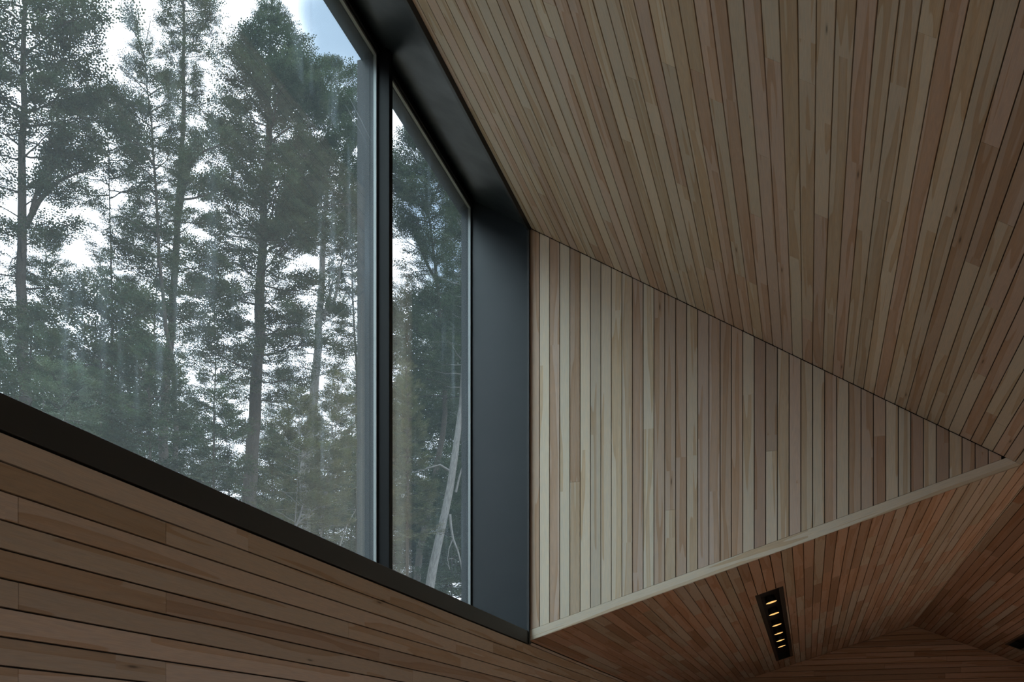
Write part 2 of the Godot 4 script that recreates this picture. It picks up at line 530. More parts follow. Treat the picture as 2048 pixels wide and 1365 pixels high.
func build_boards() -> void:
	var level := Vector3(0, 0, -1)
	# window wall: level boards, joints on the studs
	var studs := [1.0, 1.65, 2.316, 3.015, 3.566, 4.5, 5.35, 6.1, 6.9, 7.7, 8.6, 9.4, 10.3, 11.3, 12.3, 13.3, 14.4, 15.5, 16.6, 17.34]
	var given := ["PPPPBPPBPBPPBPBPPBP", "BBBBPBPPBPPBPPBPBPP", "GPPPPPBPBPPPBPPBPPB", "BBBBBBPBPPBPPBPPBPB", "BBPDBBBPPBPPBPBPPBP", "DBBBPPBPPBPBPPBPPBP", "PPPPPGPPBPPBPPBPPBP", "BBBPGPPPBPPBPPBPPBP", "PBPPPPBPPBPPBPPBPPB", "BPPBPPBPPBPPBPPBPPB", "PPBPPBPPBPPBPPBPPBP", "BPPPBPPPBPPPBPPPBPP", "PPBPPBPPBPPBPPBPPBP", "PPBPPBPPBPPBPPBPPBP", "BPPBPPBPPBPPBPPBPPB"]
	var joins := [[4, 9, 14], [3, 8, 12, 16], [2, 7, 11, 15], [5, 10, 13, 17], [3, 9, 12, 16], [2, 6, 11, 15], [7, 10, 14, 17], [3, 8, 13, 16], [2, 5, 10, 15], [4, 9, 14], [3, 7, 12, 16], [5, 8, 11, 15], [3, 9, 14], [4, 10, 15], [2, 8, 13]]
	var cut_a := func(k: int) -> Array:
		var r := [studs[0]]
		for j in joins[k]: r.append(studs[j])
		r.append(studs[19])
		return r
	var tone_a := func(k: int, j: int) -> String:
		var at: int = 1 if j == 0 else joins[k][j - 1]
		return given[k][at]
	rows(wall_a, Vector3(XA, 0.9797, 0), level, Vector3(0, -1, 0), Vector3(1, 0, 0), rect(1.0, -0.1, -ZE, 1.4), 0.0, 0.0880, 15, cut_a, tone_a)
	# a narrow strip closes the wall against the ceiling beyond the window
	rows(wall_a, Vector3(XA, 0.9797, 0), level, Vector3(0, -1, 0), Vector3(1, 0, 0), rect(-ZB + 0.02, -0.04, -ZE, 1.0), -0.03, 0.030, 1, func(_k): return cuts_between(-ZB + 0.02, -ZE, 1.4, 2.6), func(_k, _j): return "P")
	# cheek wall: upright boards cut by the ceiling above and the trim below
	var tone_b := "BLPLGLGLLGPLBGBGPPBBGDGGPGGPGBBDGGDGDGBDBBDBB"
	var o := Vector3(0, 0, ZB)
	var low := func(x: float) -> float: return cy(x) + 0.098
	var region := PackedVector2Array([Vector2(low.call(-2.30), -2.30), Vector2(dy(-2.30) - 0.006, -2.30), Vector2(dy(1.425), 1.425)])
	var edge := (CORNER.y - slope_d * CORNER.x - 0.006 - (C0.y - slope_c * C0.x) - 0.098) / (slope_c - slope_d)
	region[2] = Vector2(dy(edge) - 0.006, edge)
	rows(wall_b, o, Vector3(0, 1, 0), Vector3(1, 0, 0), Vector3(0, 0, 1), region, -2.2168 - BOARD * 1.002, 0.09012, 43, func(k):
		return [0.9, 6.0] if k % 9 != 4 else [0.9, rng.randf_range(2.0, 2.6), 6.0], func(k, j): return tone_b[k] if j == 0 else ("B" if tone_b[k] != "B" else "P"))
	# trim along the foot of the cheek wall
	var wc := Vector3(1, slope_c, 0).normalized()
	var up := Vector3(-slope_c, 1, 0).normalized()
	var s := Shape.new()
	var far := (edge - XA) * sqrt(1 + slope_c * slope_c) + 0.10
	s.block(Vector3(-2.300, cy(-2.300), ZB - 0.018) + up * 0.004, wc * far, up * 0.088, Vector3(0, 0, 0.020), 0.002)
	for k in s.c.size(): s.c[k] = Color(0.60, 0.54, 0.455)
	for k in s.t.size(): s.t[k] = Vector2(s.v[k].y / 0.25 - s.v[k].x * slope_c / 0.25, s.v[k].x / 2.5)
	var trim := structure(s, wood[1], "trim_1", "pale wooden trim strip along the foot of the triangular wall", "trim")
	trim.set_meta("kind", "structure")
	# dormer ceiling
	var wd := Vector3(1, slope_d, 0).normalized()
	var nd := Vector3(slope_d, -1, 0).normalized()
	var ld := (apex.x - CORNER.x) * sqrt(1 + slope_d * slope_d)
	rows(ceil_d, Vector3(CORNER.x, CORNER.y, 0), level, wd, nd, rect(-ZN, 0.028, -ZB, ld - 0.004), 0.0748 - 0.08995, 0.08995, 53, func(_k): return cuts_between(-ZN, -ZB, 1.8, 5.0), func(_k, _j): return any_tone("LGGGGPPPPBG"))
	# main slope: below the cheek wall, and the strip between dormer and ridge
	var nc := Vector3(slope_c, -1, 0).normalized()
	var lc := (RIDGE.x - C0.x) * sqrt(1 + slope_c * slope_c)
	var la := (apex.x - C0.x) * sqrt(1 + slope_c * slope_c)
	rows(ceil_c, Vector3(C0.x, C0.y, 0), level, wc, nc, rect(-ZB + 0.001, 0.010, -ZE, lc - 0.002), 2.1108 - 24 * 0.09, 0.09, 48, func(_k): return cuts_between(-ZB + 0.001, -ZE, 0.9, 2.4), func(_k, _j): return any_tone("PPPRRRRRKBK"), LIGHT_C)
	rows(ceil_c, Vector3(C0.x, C0.y, 0), level, wc, nc, rect(-ZN, la + 0.006, -ZB, lc - 0.002), 2.1108 + 19 * 0.09, 0.09, 5, func(_k): return cuts_between(-ZN, -ZB, 0.9, 2.4), func(_k, _j): return any_tone("PBRRRK"))
	# slope beyond the ridge
	var wf := Vector3(1, slope_f, 0).normalized()
	var nf := Vector3(slope_f, -1, 0).normalized()
	rows(ceil_f, Vector3(RIDGE.x, RIDGE.y, 0), level, wf, nf, rect(5.5, 0.002, -ZE, 3.2), 0.0, 0.09, 26, func(_k): return cuts_between(5.5, -ZE, 0.9, 2.4), func(_k, _j): return any_tone("PPBRRRRKK"), LIGHT_F)
	# far gable
	var tri := PackedVector2Array([Vector2(-1.7, cy(-1.7)), Vector2(RIDGE.x, RIDGE.y - 0.002), Vector2(3.9, fy(3.9)), Vector2(3.9, 0.9), Vector2(-1.7, 0.9)])
	rows(wall_e, Vector3(0, 0, ZE), Vector3(1, 0, 0), Vector3(0, 1, 0), Vector3(0, 0, 1), tri, 2.0871 - 12 * 0.0955, 0.0955, 15, func(_k): return cuts_between(-1.8, 4.0, 1.6, 3.0), func(_k, _j): return any_tone("BRRRKRK"))
	# straight strip that closes the ridge
	s = Shape.new()
	s.box(Vector3(RIDGE.x - 0.02, RIDGE.y + 0.006, ZE), Vector3(RIDGE.x + 0.02, RIDGE.y + 0.05, ZR))
	put(s, backing, "ridge_batten", ceil_f)

# ---------------------------------------------------------------- window
func build_window() -> void:
	var win := Node3D.new()
	win.name = "window_1"
	add_child(win)
	meta(win, "big black steel framed dormer window with one mullion, looking out on tall beeches", "window", "", "structure")
	var s := Shape.new()
	# sill: deep steel box with an upright front
	s.box(Vector3(XG - 0.06, 0.985, ZB - 0.02), Vector3(XA + 0.004, 1.096, ZN), 0.002)
	var sill := put(s, steel_edge, "sill", win)
	meta(sill, "black steel sill with an upright front edge")
	# jamb lining beside the cheek wall, and its lip
	s = Shape.new()
	s.prism([Vector3(XA, 1.09, ZB - 0.012), Vector3(XG + 0.02, 1.09, ZB - 0.012), Vector3(XG + 0.02, dy(XG + 0.02), ZB - 0.012), Vector3(XA, dy(XA), ZB - 0.012)], Vector3(0, 0, 0.012))
	put(s, steel, "jamb_lining", win)
	s = Shape.new()
	s.box(Vector3(XA - 0.008, 0.985, ZB - 0.03), Vector3(XA + 0.013, dy(XA) - 0.005, ZB + 0.034), 0.001)
	put(s, steel_edge, "jamb_lip", win)
	# lining of the head follows the slope of the dormer ceiling
	var wd := Vector3(1, slope_d, 0).normalized()
	var nd := Vector3(slope_d, -1, 0).normalized()
	var depth := (XA - XG + 0.06) * sqrt(1 + slope_d * slope_d)
	s = Shape.new()
	s.block(Vector3(CORNER.x, CORNER.y, ZB), -wd * depth, Vector3(0, 0, ZN - ZB), -nd * 0.018)
	put(s, steel, "head_lining", win)
	s = Shape.new()
	s.block(Vector3(CORNER.x, CORNER.y, ZB) - wd * 0.010 - nd * 0.02, wd * 0.036, Vector3(0, 0, ZN - ZB), nd * 0.052, 0.001)
	put(s, steel_edge, "head_lip", win)
	# frame at the glass: upper rail and post at the jamb
	s = Shape.new()
	s.box(Vector3(XG - 0.035, 4.872, ZB), Vector3(XG + 0.030, dy(XG) + 0.03, ZN), 0.002)
	put(s, steel_post, "head_frame", win)
	s = Shape.new()
	s.box(Vector3(XG - 0.035, 1.09, ZB - 0.01), Vector3(XG + 0.014, 4.95, ZB + 0.010), 0.002)
	put(s, steel_post, "jamb_frame", win)
	# outer reveal, seen through the glass
	s = Shape.new()
	s.box(Vector3(XG - 0.115, 4.856, ZB - 0.05), Vector3(XG - 0.02, 5.12, ZN), 0.003)
	put(s, steel_out, "outer_head", win)
	s = Shape.new()
	s.box(Vector3(XG - 0.085, 0.9, ZB - 0.05), Vector3(XG - 0.02, 5.0, ZB + 0.004), 0.003)
	put(s, steel_out, "outer_jamb", win)
	# mullion: post inside, fin outside
	s = Shape.new()
	s.box(Vector3(XG - 0.018, 1.09, ZM - 0.055), Vector3(XG + 0.099, dy(XG + 0.06), ZM), 0.003)
	var mull := put(s, steel_post, "mullion", win)
	s = Shape.new()
	s.box(Vector3(XG - 0.150, 0.95, ZM - 0.070), Vector3(XG - 0.050, 4.868, ZM - 0.004), 0.003)
	put(s, steel_out, "outer_fin", mull)
	s = Shape.new()
	s.box(Vector3(XG - 0.045, 1.09, ZM - 0.060), Vector3(XG - 0.014, 4.86, ZM + 0.006), 0.002)
	put(s, steel_out, "pressure_plate", mull)
	# panes with their spacer bars
	var glass := StandardMaterial3D.new()
	glass.transparency = BaseMaterial3D.TRANSPARENCY_ALPHA
	glass.albedo_color = Color(0.9, 0.97, 0.95, 0.02)
	glass.roughness = 0.02
	glass.metallic_specular = 0.5
	var bar := plain(Color(0.20, 0.215, 0.215), 0.45, 0.2)
	var film := dirt_film()
	var wide_pane: Node3D
	for k in 2:
		var z0: float = [ZM + 0.010, ZB + 0.014][k]
		var z1: float = [ZN - 0.02, ZM - 0.066][k]
		s = Shape.new()
		s.box(Vector3(XG - 0.004, 1.094, z0), Vector3(XG + 0.004, 4.868, z1))
		var pane := put(s, glass, "pane", win)
		if k == 0: wide_pane = pane
		meta(pane, ["wide glass pane on the near side of the mullion", "narrow glass pane between mullion and jamb"][k])
		s = Shape.new()
		s.box(Vector3(XG - 0.012, 4.853, z0), Vector3(XG + 0.010, 4.871, z1), 0.001)
		s.box(Vector3(XG - 0.012, 1.10, z1 - 0.012), Vector3(XG + 0.010, 4.86, z1), 0.001)
		s.box(Vector3(XG - 0.012, 1.10, z0), Vector3(XG + 0.010, 4.86, z0 + 0.010), 0.001)
		put(s, bar, "spacer_bar", pane)
		s = Shape.new()
		s.face([Vector3(XG - 0.0065, 1.094, z0), Vector3(XG - 0.0065, 4.868, z0), Vector3(XG - 0.0065, 4.868, z1), Vector3(XG - 0.0065, 1.094, z1)], Vector3(1, 0, 0), [Vector2(z0 / 4.0, 1.094 / -4.0), Vector2(z0 / 4.0, 4.868 / -4.0), Vector2(z1 / 4.0, 4.868 / -4.0), Vector2(z1 / 4.0, 1.094 / -4.0)])
		var dust := put(s, film, "dirt_film", pane)
		meta(dust, "thin streaky film of dried dust", "", "", "stuff")
	# two pale curved wipe marks left on the wide pane
	var mark := StandardMaterial3D.new()
	mark.transparency = BaseMaterial3D.TRANSPARENCY_ALPHA
	mark.albedo_color = Color(0.85, 0.92, 1.0, 0.28)
	mark.roughness = 0.9
	mark.metallic_specular = 0.1
	mark.backlight_enabled = true
	mark.backlight = Color(1, 1, 1)
	for w in WIPES:
		s = Shape.new()
		var line := smooth(w, 0.03)
		for k in line.size() - 1:
			var g0 := 0.012 * sin(PI * (0.08 + 0.88 * k / (line.size() - 1.0)))
			var g1 := 0.012 * sin(PI * (0.08 + 0.88 * (k + 1) / (line.size() - 1.0)))
			var a: Vector3 = line[k]
			var b: Vector3 = line[k + 1]
			s.face([a - Vector3(0, 0, g0), a + Vector3(0, 0, g0), b + Vector3(0, 0, g1), b - Vector3(0, 0, g1)], Vector3(1, 0, 0))
		put(s, mark, "wipe_mark", wide_pane)
	# near end of the opening, beside the camera
	s = Shape.new()
	s.box(Vector3(XG - 0.06, 1.09, ZN - 0.012), Vector3(XA, 4.95, ZN))
	put(s, steel, "jamb_lining", win)
	# the other openings that light the room
	for k in 2:
		var w2 := Node3D.new()
		w2.name = "window_%d" % (k + 2)
		add_child(w2)
		meta(w2, ["low window band deep in the room, in the wall across from the dormer", "low window band beside the camera, in the wall across from the dormer"][k], "window", "", "structure")
		var lo := Vector3(XR + 0.10, RW_Y0, BANDS[k].x)
		var hi := Vector3(XR + 0.11, RW_Y1, BANDS[k].y)
		s = Shape.new()
		s.box(lo, hi)
		put(s, glass, "pane", w2)
		s = Shape.new()
		var e := 0.05
		s.box(Vector3(lo.x - e, lo.y, lo.z), Vector3(hi.x + e, lo.y + e, hi.z), 0.003)
		s.box(Vector3(lo.x - e, hi.y - e, lo.z), Vector3(hi.x + e, hi.y, hi.z), 0.003)
		s.box(Vector3(lo.x - e, lo.y, lo.z), Vector3(hi.x + e, hi.y, lo.z + e), 0.003)
		s.box(Vector3(lo.x - e, lo.y, hi.z - e), Vector3(hi.x + e, hi.y, hi.z), 0.003)
		put(s, steel, "frame", w2)

const ZM := -5.963              # face of the mullion

const WIPES := [[Vector3(-2.846, 4.285, -5.367), Vector3(-2.846, 4.292, -5.558), Vector3(-2.846, 4.257, -5.717), Vector3(-2.846, 4.212, -5.868)], [Vector3(-2.846, 4.213, -5.488), Vector3(-2.846, 4.195, -5.579), Vector3(-2.846, 4.175, -5.702), Vector3(-2.846, 4.158, -5.837)]]

func dirt_film() -> StandardMaterial3D:
	var w := 256
	var h := 256
	var col := noise(71, 0.035, 3)
	var big := noise(72, 0.012, 2)
	var im := Image.create_empty(w, h, false, Image.FORMAT_RGBA8)
	for y in h:
		for x in w:
			var run := clampf(col.get_noise_2d(x * 4.0, y * 0.22) * 1.6, 0, 1)
			var patch := smoothstep(0.0, 0.5, big.get_noise_2d(x, y * 0.7))
			im.set_pixel(x, y, Color(0.86, 0.93, 1.0, FILM * (1.0 + 1.6 * run * patch)))
	var m := StandardMaterial3D.new()
	m.transparency = BaseMaterial3D.TRANSPARENCY_ALPHA
	m.albedo_texture = ImageTexture.create_from_image(im)
	m.roughness = 0.9
	m.metallic_specular = 0.1
	m.backlight_enabled = true
	m.backlight = Color(1, 1, 1)
	m.cull_mode = BaseMaterial3D.CULL_DISABLED
	return m

const FILM := 0.078

# ---------------------------------------------------------------- slot lights
func build_lights() -> void:
	var wc := Vector3(1, slope_c, 0).normalized()
	var nc := Vector3(slope_c, -1, 0).normalized()
	slot_light(Vector3(C0.x, C0.y, 0), wc, nc, LIGHT_C, "black slot light with six lit rings in the ceiling below the triangular wall", [10.32, 11.16, 12.12, 12.94, 13.72, 14.45])
	var wf := Vector3(1, slope_f, 0).normalized()
	var nf := Vector3(slope_f, -1, 0).normalized()
	slot_light(Vector3(RIDGE.x, RIDGE.y, 0), wf, nf, LIGHT_F, "black slot light in the slope beyond the ridge, cut by the frame", [10.5, 11.3, 12.2, 13.0])

func slot_light(o: Vector3, w: Vector3, n: Vector3, r: Rect2, label: String, spots: Array) -> void:
	var u := Vector3(0, 0, -1)
	var t := Node3D.new()
	t.name = numbered("slot_light")
	t.position = o + u * (r.position.x + r.size.x / 2) + w * (r.position.y + r.size.y / 2)
	add_child(t)
	meta(t, label, "ceiling light")
	var black := plain(Color(0.006, 0.006, 0.006), 0.6)
	var lip := plain(Color(0.022, 0.015, 0.012), 0.5)
	var brass := plain(Color(0.80, 0.60, 0.36), 0.4, 0.0)
	var b := func(x: float, y: float, d: float) -> Vector3: return u * (x - r.size.x / 2) + w * (y - r.size.y / 2) + n * d
	# trough
	var s := Shape.new()
	var L := r.size.x
	var W := r.size.y
	s.block(b.call(0.0, 0.0, -0.10), u * L, w * W, -n * 0.01)
	s.block(b.call(0.0, 0.0, -0.10), u * L, w * 0.004, n * 0.098)
	s.block(b.call(0.0, W - 0.004, -0.10), u * L, w * 0.004, n * 0.098)
	s.block(b.call(0.0, 0.0, -0.10), u * 0.004, w * W, n * 0.098)
	s.block(b.call(L - 0.004, 0.0, -0.10), u * 0.004, w * W, n * 0.098)
	put(s, black, "housing", t)
	s = Shape.new()
	s.block(b.call(0.004, 0.004, -0.012), u * (L - 0.008), w * 0.042, n * 0.010, 0.001)
	s.block(b.call(0.004, W - 0.046, -0.012), u * (L - 0.008), w * 0.042, n * 0.010, 0.001)
	s.block(b.call(0.004, 0.046, -0.012), u * 0.03, w * (W - 0.092), n * 0.010, 0.001)
	s.block(b.call(L - 0.034, 0.046, -0.012), u * 0.03, w * (W - 0.092), n * 0.010, 0.001)
	put(s, lip, "flange", t)
	var glow := StandardMaterial3D.new()
	glow.albedo_color = Color(0.9, 0.8, 0.6)
	glow.emission_enabled = true
	glow.emission = Color(1.0, 0.80, 0.52)
	glow.emission_energy_multiplier = 0.6
	for z in spots:
		var c: Vector3 = b.call(z - r.position.x, W / 2, 0.0)
		s = Shape.new()
		s.lathe(c, n, [Vector2(0.052, -0.099), Vector2(0.060, -0.030), Vector2(0.062, -0.030)], 20)
		s.lathe(c, n, [Vector2(0.0, -0.098), Vector2(0.052, -0.098)], 20)
		var head := put(s, black, "spot_head", t)
		s = Shape.new()
		s.lathe(c, n, [Vector2(0.050, -0.060), Vector2(0.0565, -0.030)], 24)
		put(s, brass, "reflector_ring", head)
		s = Shape.new()
		s.lathe(c, n, [Vector2(0.0, -0.066), Vector2(0.030, -0.066), Vector2(0.034, -0.070)], 16)
		put(s, glow, "lens", head)
		var l := SpotLight3D.new()
		l.name = "lamp"
		l.light_color = Color(1.0, 0.86, 0.66)
		l.light_energy = LAMP
		l.light_size = 0.012
		l.spot_range = 30.0
		l.spot_attenuation = 2.0
		l.spot_angle = 84.0
		l.spot_angle_attenuation = 0.15
		l.shadow_enabled = true
		l.position = c - n * 0.052
		t.add_child(l, true)
		l.basis = Basis.looking_at(n, u)

const LAMP := 0.0032

# ---------------------------------------------------------------- outside
var bark: Array = []
var leafm: Array = []
var sprigs: Array = []

func build_outside() -> void:
	# ground with a gentle unevenness
	var s := Shape.new()
	var n := noise(3, 0.08, 3)
	var hgt := func(x: float, z: float) -> float: return -2.3 + n.get_noise_2d(x, z) * 0.5 * smoothstep(6.0, 16.0, absf(x) + maxf(0, -z - 18))
	for i in 28:
		for j in 28:
			var x0 := -84.0 + i * 6.0
			var z0 := -84.0 + j * 6.0
			s.face([Vector3(x0, hgt.call(x0, z0), z0), Vector3(x0 + 6, hgt.call(x0 + 6, z0), z0), Vector3(x0 + 6, hgt.call(x0 + 6, z0 + 6), z0 + 6)], Vector3.UP)
			s.face([Vector3(x0, hgt.call(x0, z0), z0), Vector3(x0 + 6, hgt.call(x0 + 6, z0 + 6), z0 + 6), Vector3(x0, hgt.call(x0, z0 + 6), z0 + 6)], Vector3.UP)
	structure(s, plain(Color(0.20, 0.172, 0.110), 0.95), "ground", "forest floor outside the window, below the frame", "ground")
	for k in 2:
		var m := StandardMaterial3D.new()
		var tex := NoiseTexture2D.new()
		tex.width = 256
		tex.height = 256
		tex.seamless = true
		tex.noise = noise(40 + k, 0.03, 4)
		var ramp := Gradient.new()
		ramp.set_color(0, [Color(0.035, 0.031, 0.026), Color(0.12, 0.118, 0.112)][k].linear_to_srgb())
		ramp.set_color(1, [Color(0.075, 0.068, 0.058), Color(0.27, 0.265, 0.255)][k].linear_to_srgb())
		tex.color_ramp = ramp
		m.albedo_texture = tex
		m.uv1_scale = Vector3(2.0, 0.5, 1)
		m.roughness = 0.95
		m.metallic_specular = 0.2
		bark.append(m)
	for k in 3:
		var m := StandardMaterial3D.new()
		m.albedo_color = [Color(0.066, 0.086, 0.060), Color(0.105, 0.132, 0.100), Color(0.115, 0.118, 0.070)][k].linear_to_srgb()
		m.vertex_color_use_as_albedo = true
		m.roughness = 0.6
		m.metallic_specular = 0.3
		m.backlight_enabled = true
		m.backlight = Color(0.55, 0.63, 0.46)
		m.cull_mode = BaseMaterial3D.CULL_DISABLED
		leafm.append(m)
		for q in 2: sprigs.append(sprig(m, 60 + k * 2 + q))
	for d in trees():
		beech(d)

# a flat spray of small leaves on forked twiglets, one metre long along x
func sprig(m: Material, seed_: int) -> ArrayMesh:
	var r := RandomNumberGenerator.new()
	r.seed = seed_
	var s := Shape.new()
	var twigs := [[Vector3.ZERO, Vector3(1, 0, 0), 1.0]]
	for k in 5:
		var x := 0.12 + 0.17 * k
		var side := 1.0 if k % 2 else -1.0
		twigs.append([Vector3(x, 0, 0), Vector3(0.75, r.randf_range(-0.1, 0.15), 0.66 * side).normalized(), 0.62 - 0.08 * k])
	for t in twigs:
		var cnt := int(15 * t[2])
		for j in cnt:
			var side := 1.0 if j % 2 else -1.0
			var p: Vector3 = t[0] + t[1] * t[2] * (j + 1.0) / cnt + Vector3(0, r.randf_range(-0.02, 0.02), 0)
			var dir: Vector3 = (t[1] + Vector3(-t[1].z, 0, t[1].x) * side * 0.9 + Vector3(0, r.randf_range(-0.5, 0.35), 0)).normalized()
			var wide := dir.cross(Vector3(r.randf_range(-0.4, 0.4), 1, r.randf_range(-0.4, 0.4))).normalized()
			var l := r.randf_range(0.10, 0.16)
			var w := l * 0.30
			var k := r.randf_range(0.75, 1.25)
			var up := wide.cross(dir)
			s.face([p, p + dir * l * 0.5 + wide * w, p + dir * l, p + dir * l * 0.5 - wide * w], up if up.y > 0 else -up, [], Color(k, k, k))
	return s.mesh(m)

func smooth(p: Array, step: float) -> Array:
	var c := Curve3D.new()
	for k in p.size():
		var a: Vector3 = p[maxi(k - 1, 0)]
		var b: Vector3 = p[mini(k + 1, p.size() - 1)]
		var tan_ := (b - a) / 6.0
		c.add_point(p[k], -tan_, tan_)
	var n := maxi(3, int(c.get_baked_length() / step))
	var r := []
	for k in n + 1:
		r.append(c.sample_baked(c.get_baked_length() * k / n))
	return r

# d: name, label, group, trunk radius, trunk points, crown (height, reach, branches per metre), limbs, bark, leaf, sprig size, lift of the twigs
func beech(d: Array) -> void:
	var root := Node3D.new()
	root.name = numbered(d[0])
	var base: Vector3 = d[4][0]
	root.position = base
	add_child(root)
	meta(root, d[1], "shrub" if d[0] == "leafy_shrub" else "tree", d[2])
	var pts := []
	for p in d[4]: pts.append(p - base)
	var trunk := smooth(pts, 0.7)
	var rad := []
	var r0: float = d[3]
	var top: float = trunk[-1].y
	for k in trunk.size():
		var f: float = trunk[k].y / top
		var wob := Vector3(rng.randf_range(-1, 1), 0, rng.randf_range(-1, 1)) * 0.03
		if k > 0 and k < trunk.size() - 1: trunk[k] += wob
		rad.append(maxf(0.008, r0 * (1.12 - 1.05 * pow(f, 1.25)) * (1.0 + 0.5 * exp(-trunk[k].y * 1.5))))
	var s := Shape.new()
	s.tube(trunk, rad, 10 if r0 > 0.07 else 7, 0.07, rng.randi() % 100)
	put(s, bark[d[7]], "trunk", root)
	var buf := PackedFloat32Array()
	var size: float = d[9]
	for l in d[6]:
		var lp := []
		for p in l[1]: lp.append(p - base)
		lp = smooth(lp, 0.3)
		var lr := []
		for k in lp.size(): lr.append(maxf(0.006, l[0] * (1.0 - 0.75 * k / (lp.size() - 1.0))))
		var ls := Shape.new()
		ls.tube(lp, lr, 6, 0.06, 3)
		if d[7] == 0: fine_twigs(ls, buf, lp, l[0], size, 0.9)
		else:
			for k in range(2, lp.size()):
				var q: Vector3 = lp[k] + Vector3(rng.randf_range(-0.5, 0.5), rng.randf_range(-0.1, 0.35), rng.randf_range(-0.5, 0.5)) * 0.7
				ls.tube([lp[k], (lp[k] + q) / 2 + Vector3(0, 0.04, 0), q], [0.010, 0.007, 0.003], 4)
		put(ls, bark[d[7]], "limb", root)
	var crown: Array = d[5]
	var y: float = crown[0].x
	var turn := rng.randf() * TAU
	while y < crown[-1].x:
		var k := 0
		while k < crown.size() - 2 and crown[k + 1].x < y: k += 1
		var f := clampf((y - crown[k].x) / maxf(0.01, crown[k + 1].x - crown[k].x), 0, 1)
		var reach := lerpf(crown[k].y, crown[k + 1].y, f)
		var dens := lerpf(crown[k].z, crown[k + 1].z, f)
		turn += 2.4 + rng.randf_range(-0.5, 0.5)
		var local := y - base.y
		var c := trunk_at(trunk, local)
		var rel: float = (y - crown[0].x) / maxf(0.1, crown[-1].x - crown[0].x)
		var lift := deg_to_rad(lerpf(-4.0, float(d[10]) + 10.0, rel) + rng.randf_range(-12, 12))
		var len := maxf(0.12, reach * rng.randf_range(0.6, 1.12) - 0.14)
		var fine := size * clampf(reach * 0.9, 0.38, 1.0)
		var dir := Vector3(cos(turn), 0, sin(turn))
		var bp := []
		var pos: Vector3 = c
		var steps := 6
		for j in steps + 1:
			bp.append(pos)
			var a := lerpf(lift, lift * 0.3 + deg_to_rad(6), float(j) / steps)
			pos += (dir * cos(a) + Vector3.UP * sin(a)) * len / steps + Vector3(rng.randf_range(-1, 1), rng.randf_range(-1, 1), rng.randf_range(-1, 1)) * 0.035 * len
		var br := []
		var b0 := minf(r0 * 0.32, 0.010 + 0.012 * len)
		for j in steps + 1: br.append(lerpf(b0, 0.004, float(j) / steps))
		var bs := Shape.new()
		bs.tube(bp, br, 5)
		fine_twigs(bs, buf, bp, b0, fine, 1.0)
		put(bs, bark[d[7]], "branch", root)
		y += 1.0 / dens * rng.randf_range(0.5, 1.5) * BRANCH_STEP * clampf(reach, 0.5, 1.0)
	var mm := MultiMesh.new()
	mm.transform_format = MultiMesh.TRANSFORM_3D
	mm.use_colors = true
	mm.mesh = sprigs[d[8] * 2 + rng.randi() % 2]
	mm.instance_count = buf.size() / 16
	mm.buffer = buf
	var mi := MultiMeshInstance3D.new()
	mi.name = "foliage"
	mi.multimesh = mm
	meta(mi, "", "", "", "stuff")
	root.add_child(mi, true)
	total += mm.instance_count

var total := 0
const BRANCH_STEP := 0.56

func trunk_at(t: Array, h: float) -> Vector3:
	for k in t.size() - 1:
		if t[k + 1].y >= h:
			return t[k].lerp(t[k + 1], clampf((h - t[k].y) / maxf(0.01, t[k + 1].y - t[k].y), 0, 1))
	return t[-1]

# side twigs on a branch, sprays of leaves on the twigs
func fine_twigs(s: Shape, buf: PackedFloat32Array, p: Array, r: float, size: float, leafy: float) -> void:
	var len := 0.0
	for k in p.size() - 1: len += (p[k + 1] - p[k]).length()
	var n := maxi(2, int(len / (0.085 * size)))
	for j in n:
		var f := 0.22 + 0.78 * (j + rng.randf()) / n
		var x := minf(f, 0.999) * (p.size() - 1)
		var k := int(x)
		var at: Vector3 = p[k].lerp(p[k + 1], x - k)
		var dir: Vector3 = (p[k + 1] - p[k]).normalized()
		var side := (1.0 if j % 2 else -1.0) * rng.randf_range(0.5, 1.1)
		var td := (dir.rotated(Vector3.UP, side) + Vector3(0, rng.randf_range(-0.12, 0.3), 0)).normalized()
		var tl := (0.12 * size + 0.30 * len * (1.0 - f)) * rng.randf_range(0.7, 1.2)
		if tl > 0.25:
			s.tube([at, at + td * tl * 0.5 + Vector3(0, 0.02, 0), at + td * tl], [0.006, 0.005, 0.002], 3)
		var m := maxi(1, int(tl / (0.16 * size)))
		for q in m:
			var sp := at + td * tl * (q + 0.5) / m
			spray(buf, sp, td.rotated(Vector3.UP, rng.randf_range(-0.9, 0.9)), size)
		spray(buf, at + td * tl, td, size)
	spray(buf, p[-1], (p[-1] - p[-2]).normalized(), size)

func spray(buf: PackedFloat32Array, at: Vector3, dir: Vector3, size: float) -> void:
	var k := 0.44 * size * rng.randf_range(0.7, 1.25)
	var x := (dir + Vector3(0, rng.randf_range(-0.15, 0.25), 0)).normalized()
	var up := Vector3(rng.randf_range(-0.35, 0.35), 1, rng.randf_range(-0.35, 0.35))
	var z := x.cross(up).normalized()
	var y := z.cross(x)
	x *= k; y *= k; z *= k
	var c := rng.randf_range(0.55, 1.55)
	var warm := rng.randf_range(0.92, 1.12)
	buf.append_array([x.x, y.x, z.x, at.x, x.y, y.y, z.y, at.y, x.z, y.z, z.z, at.z, c * warm, c, c * 0.95, 1.0])

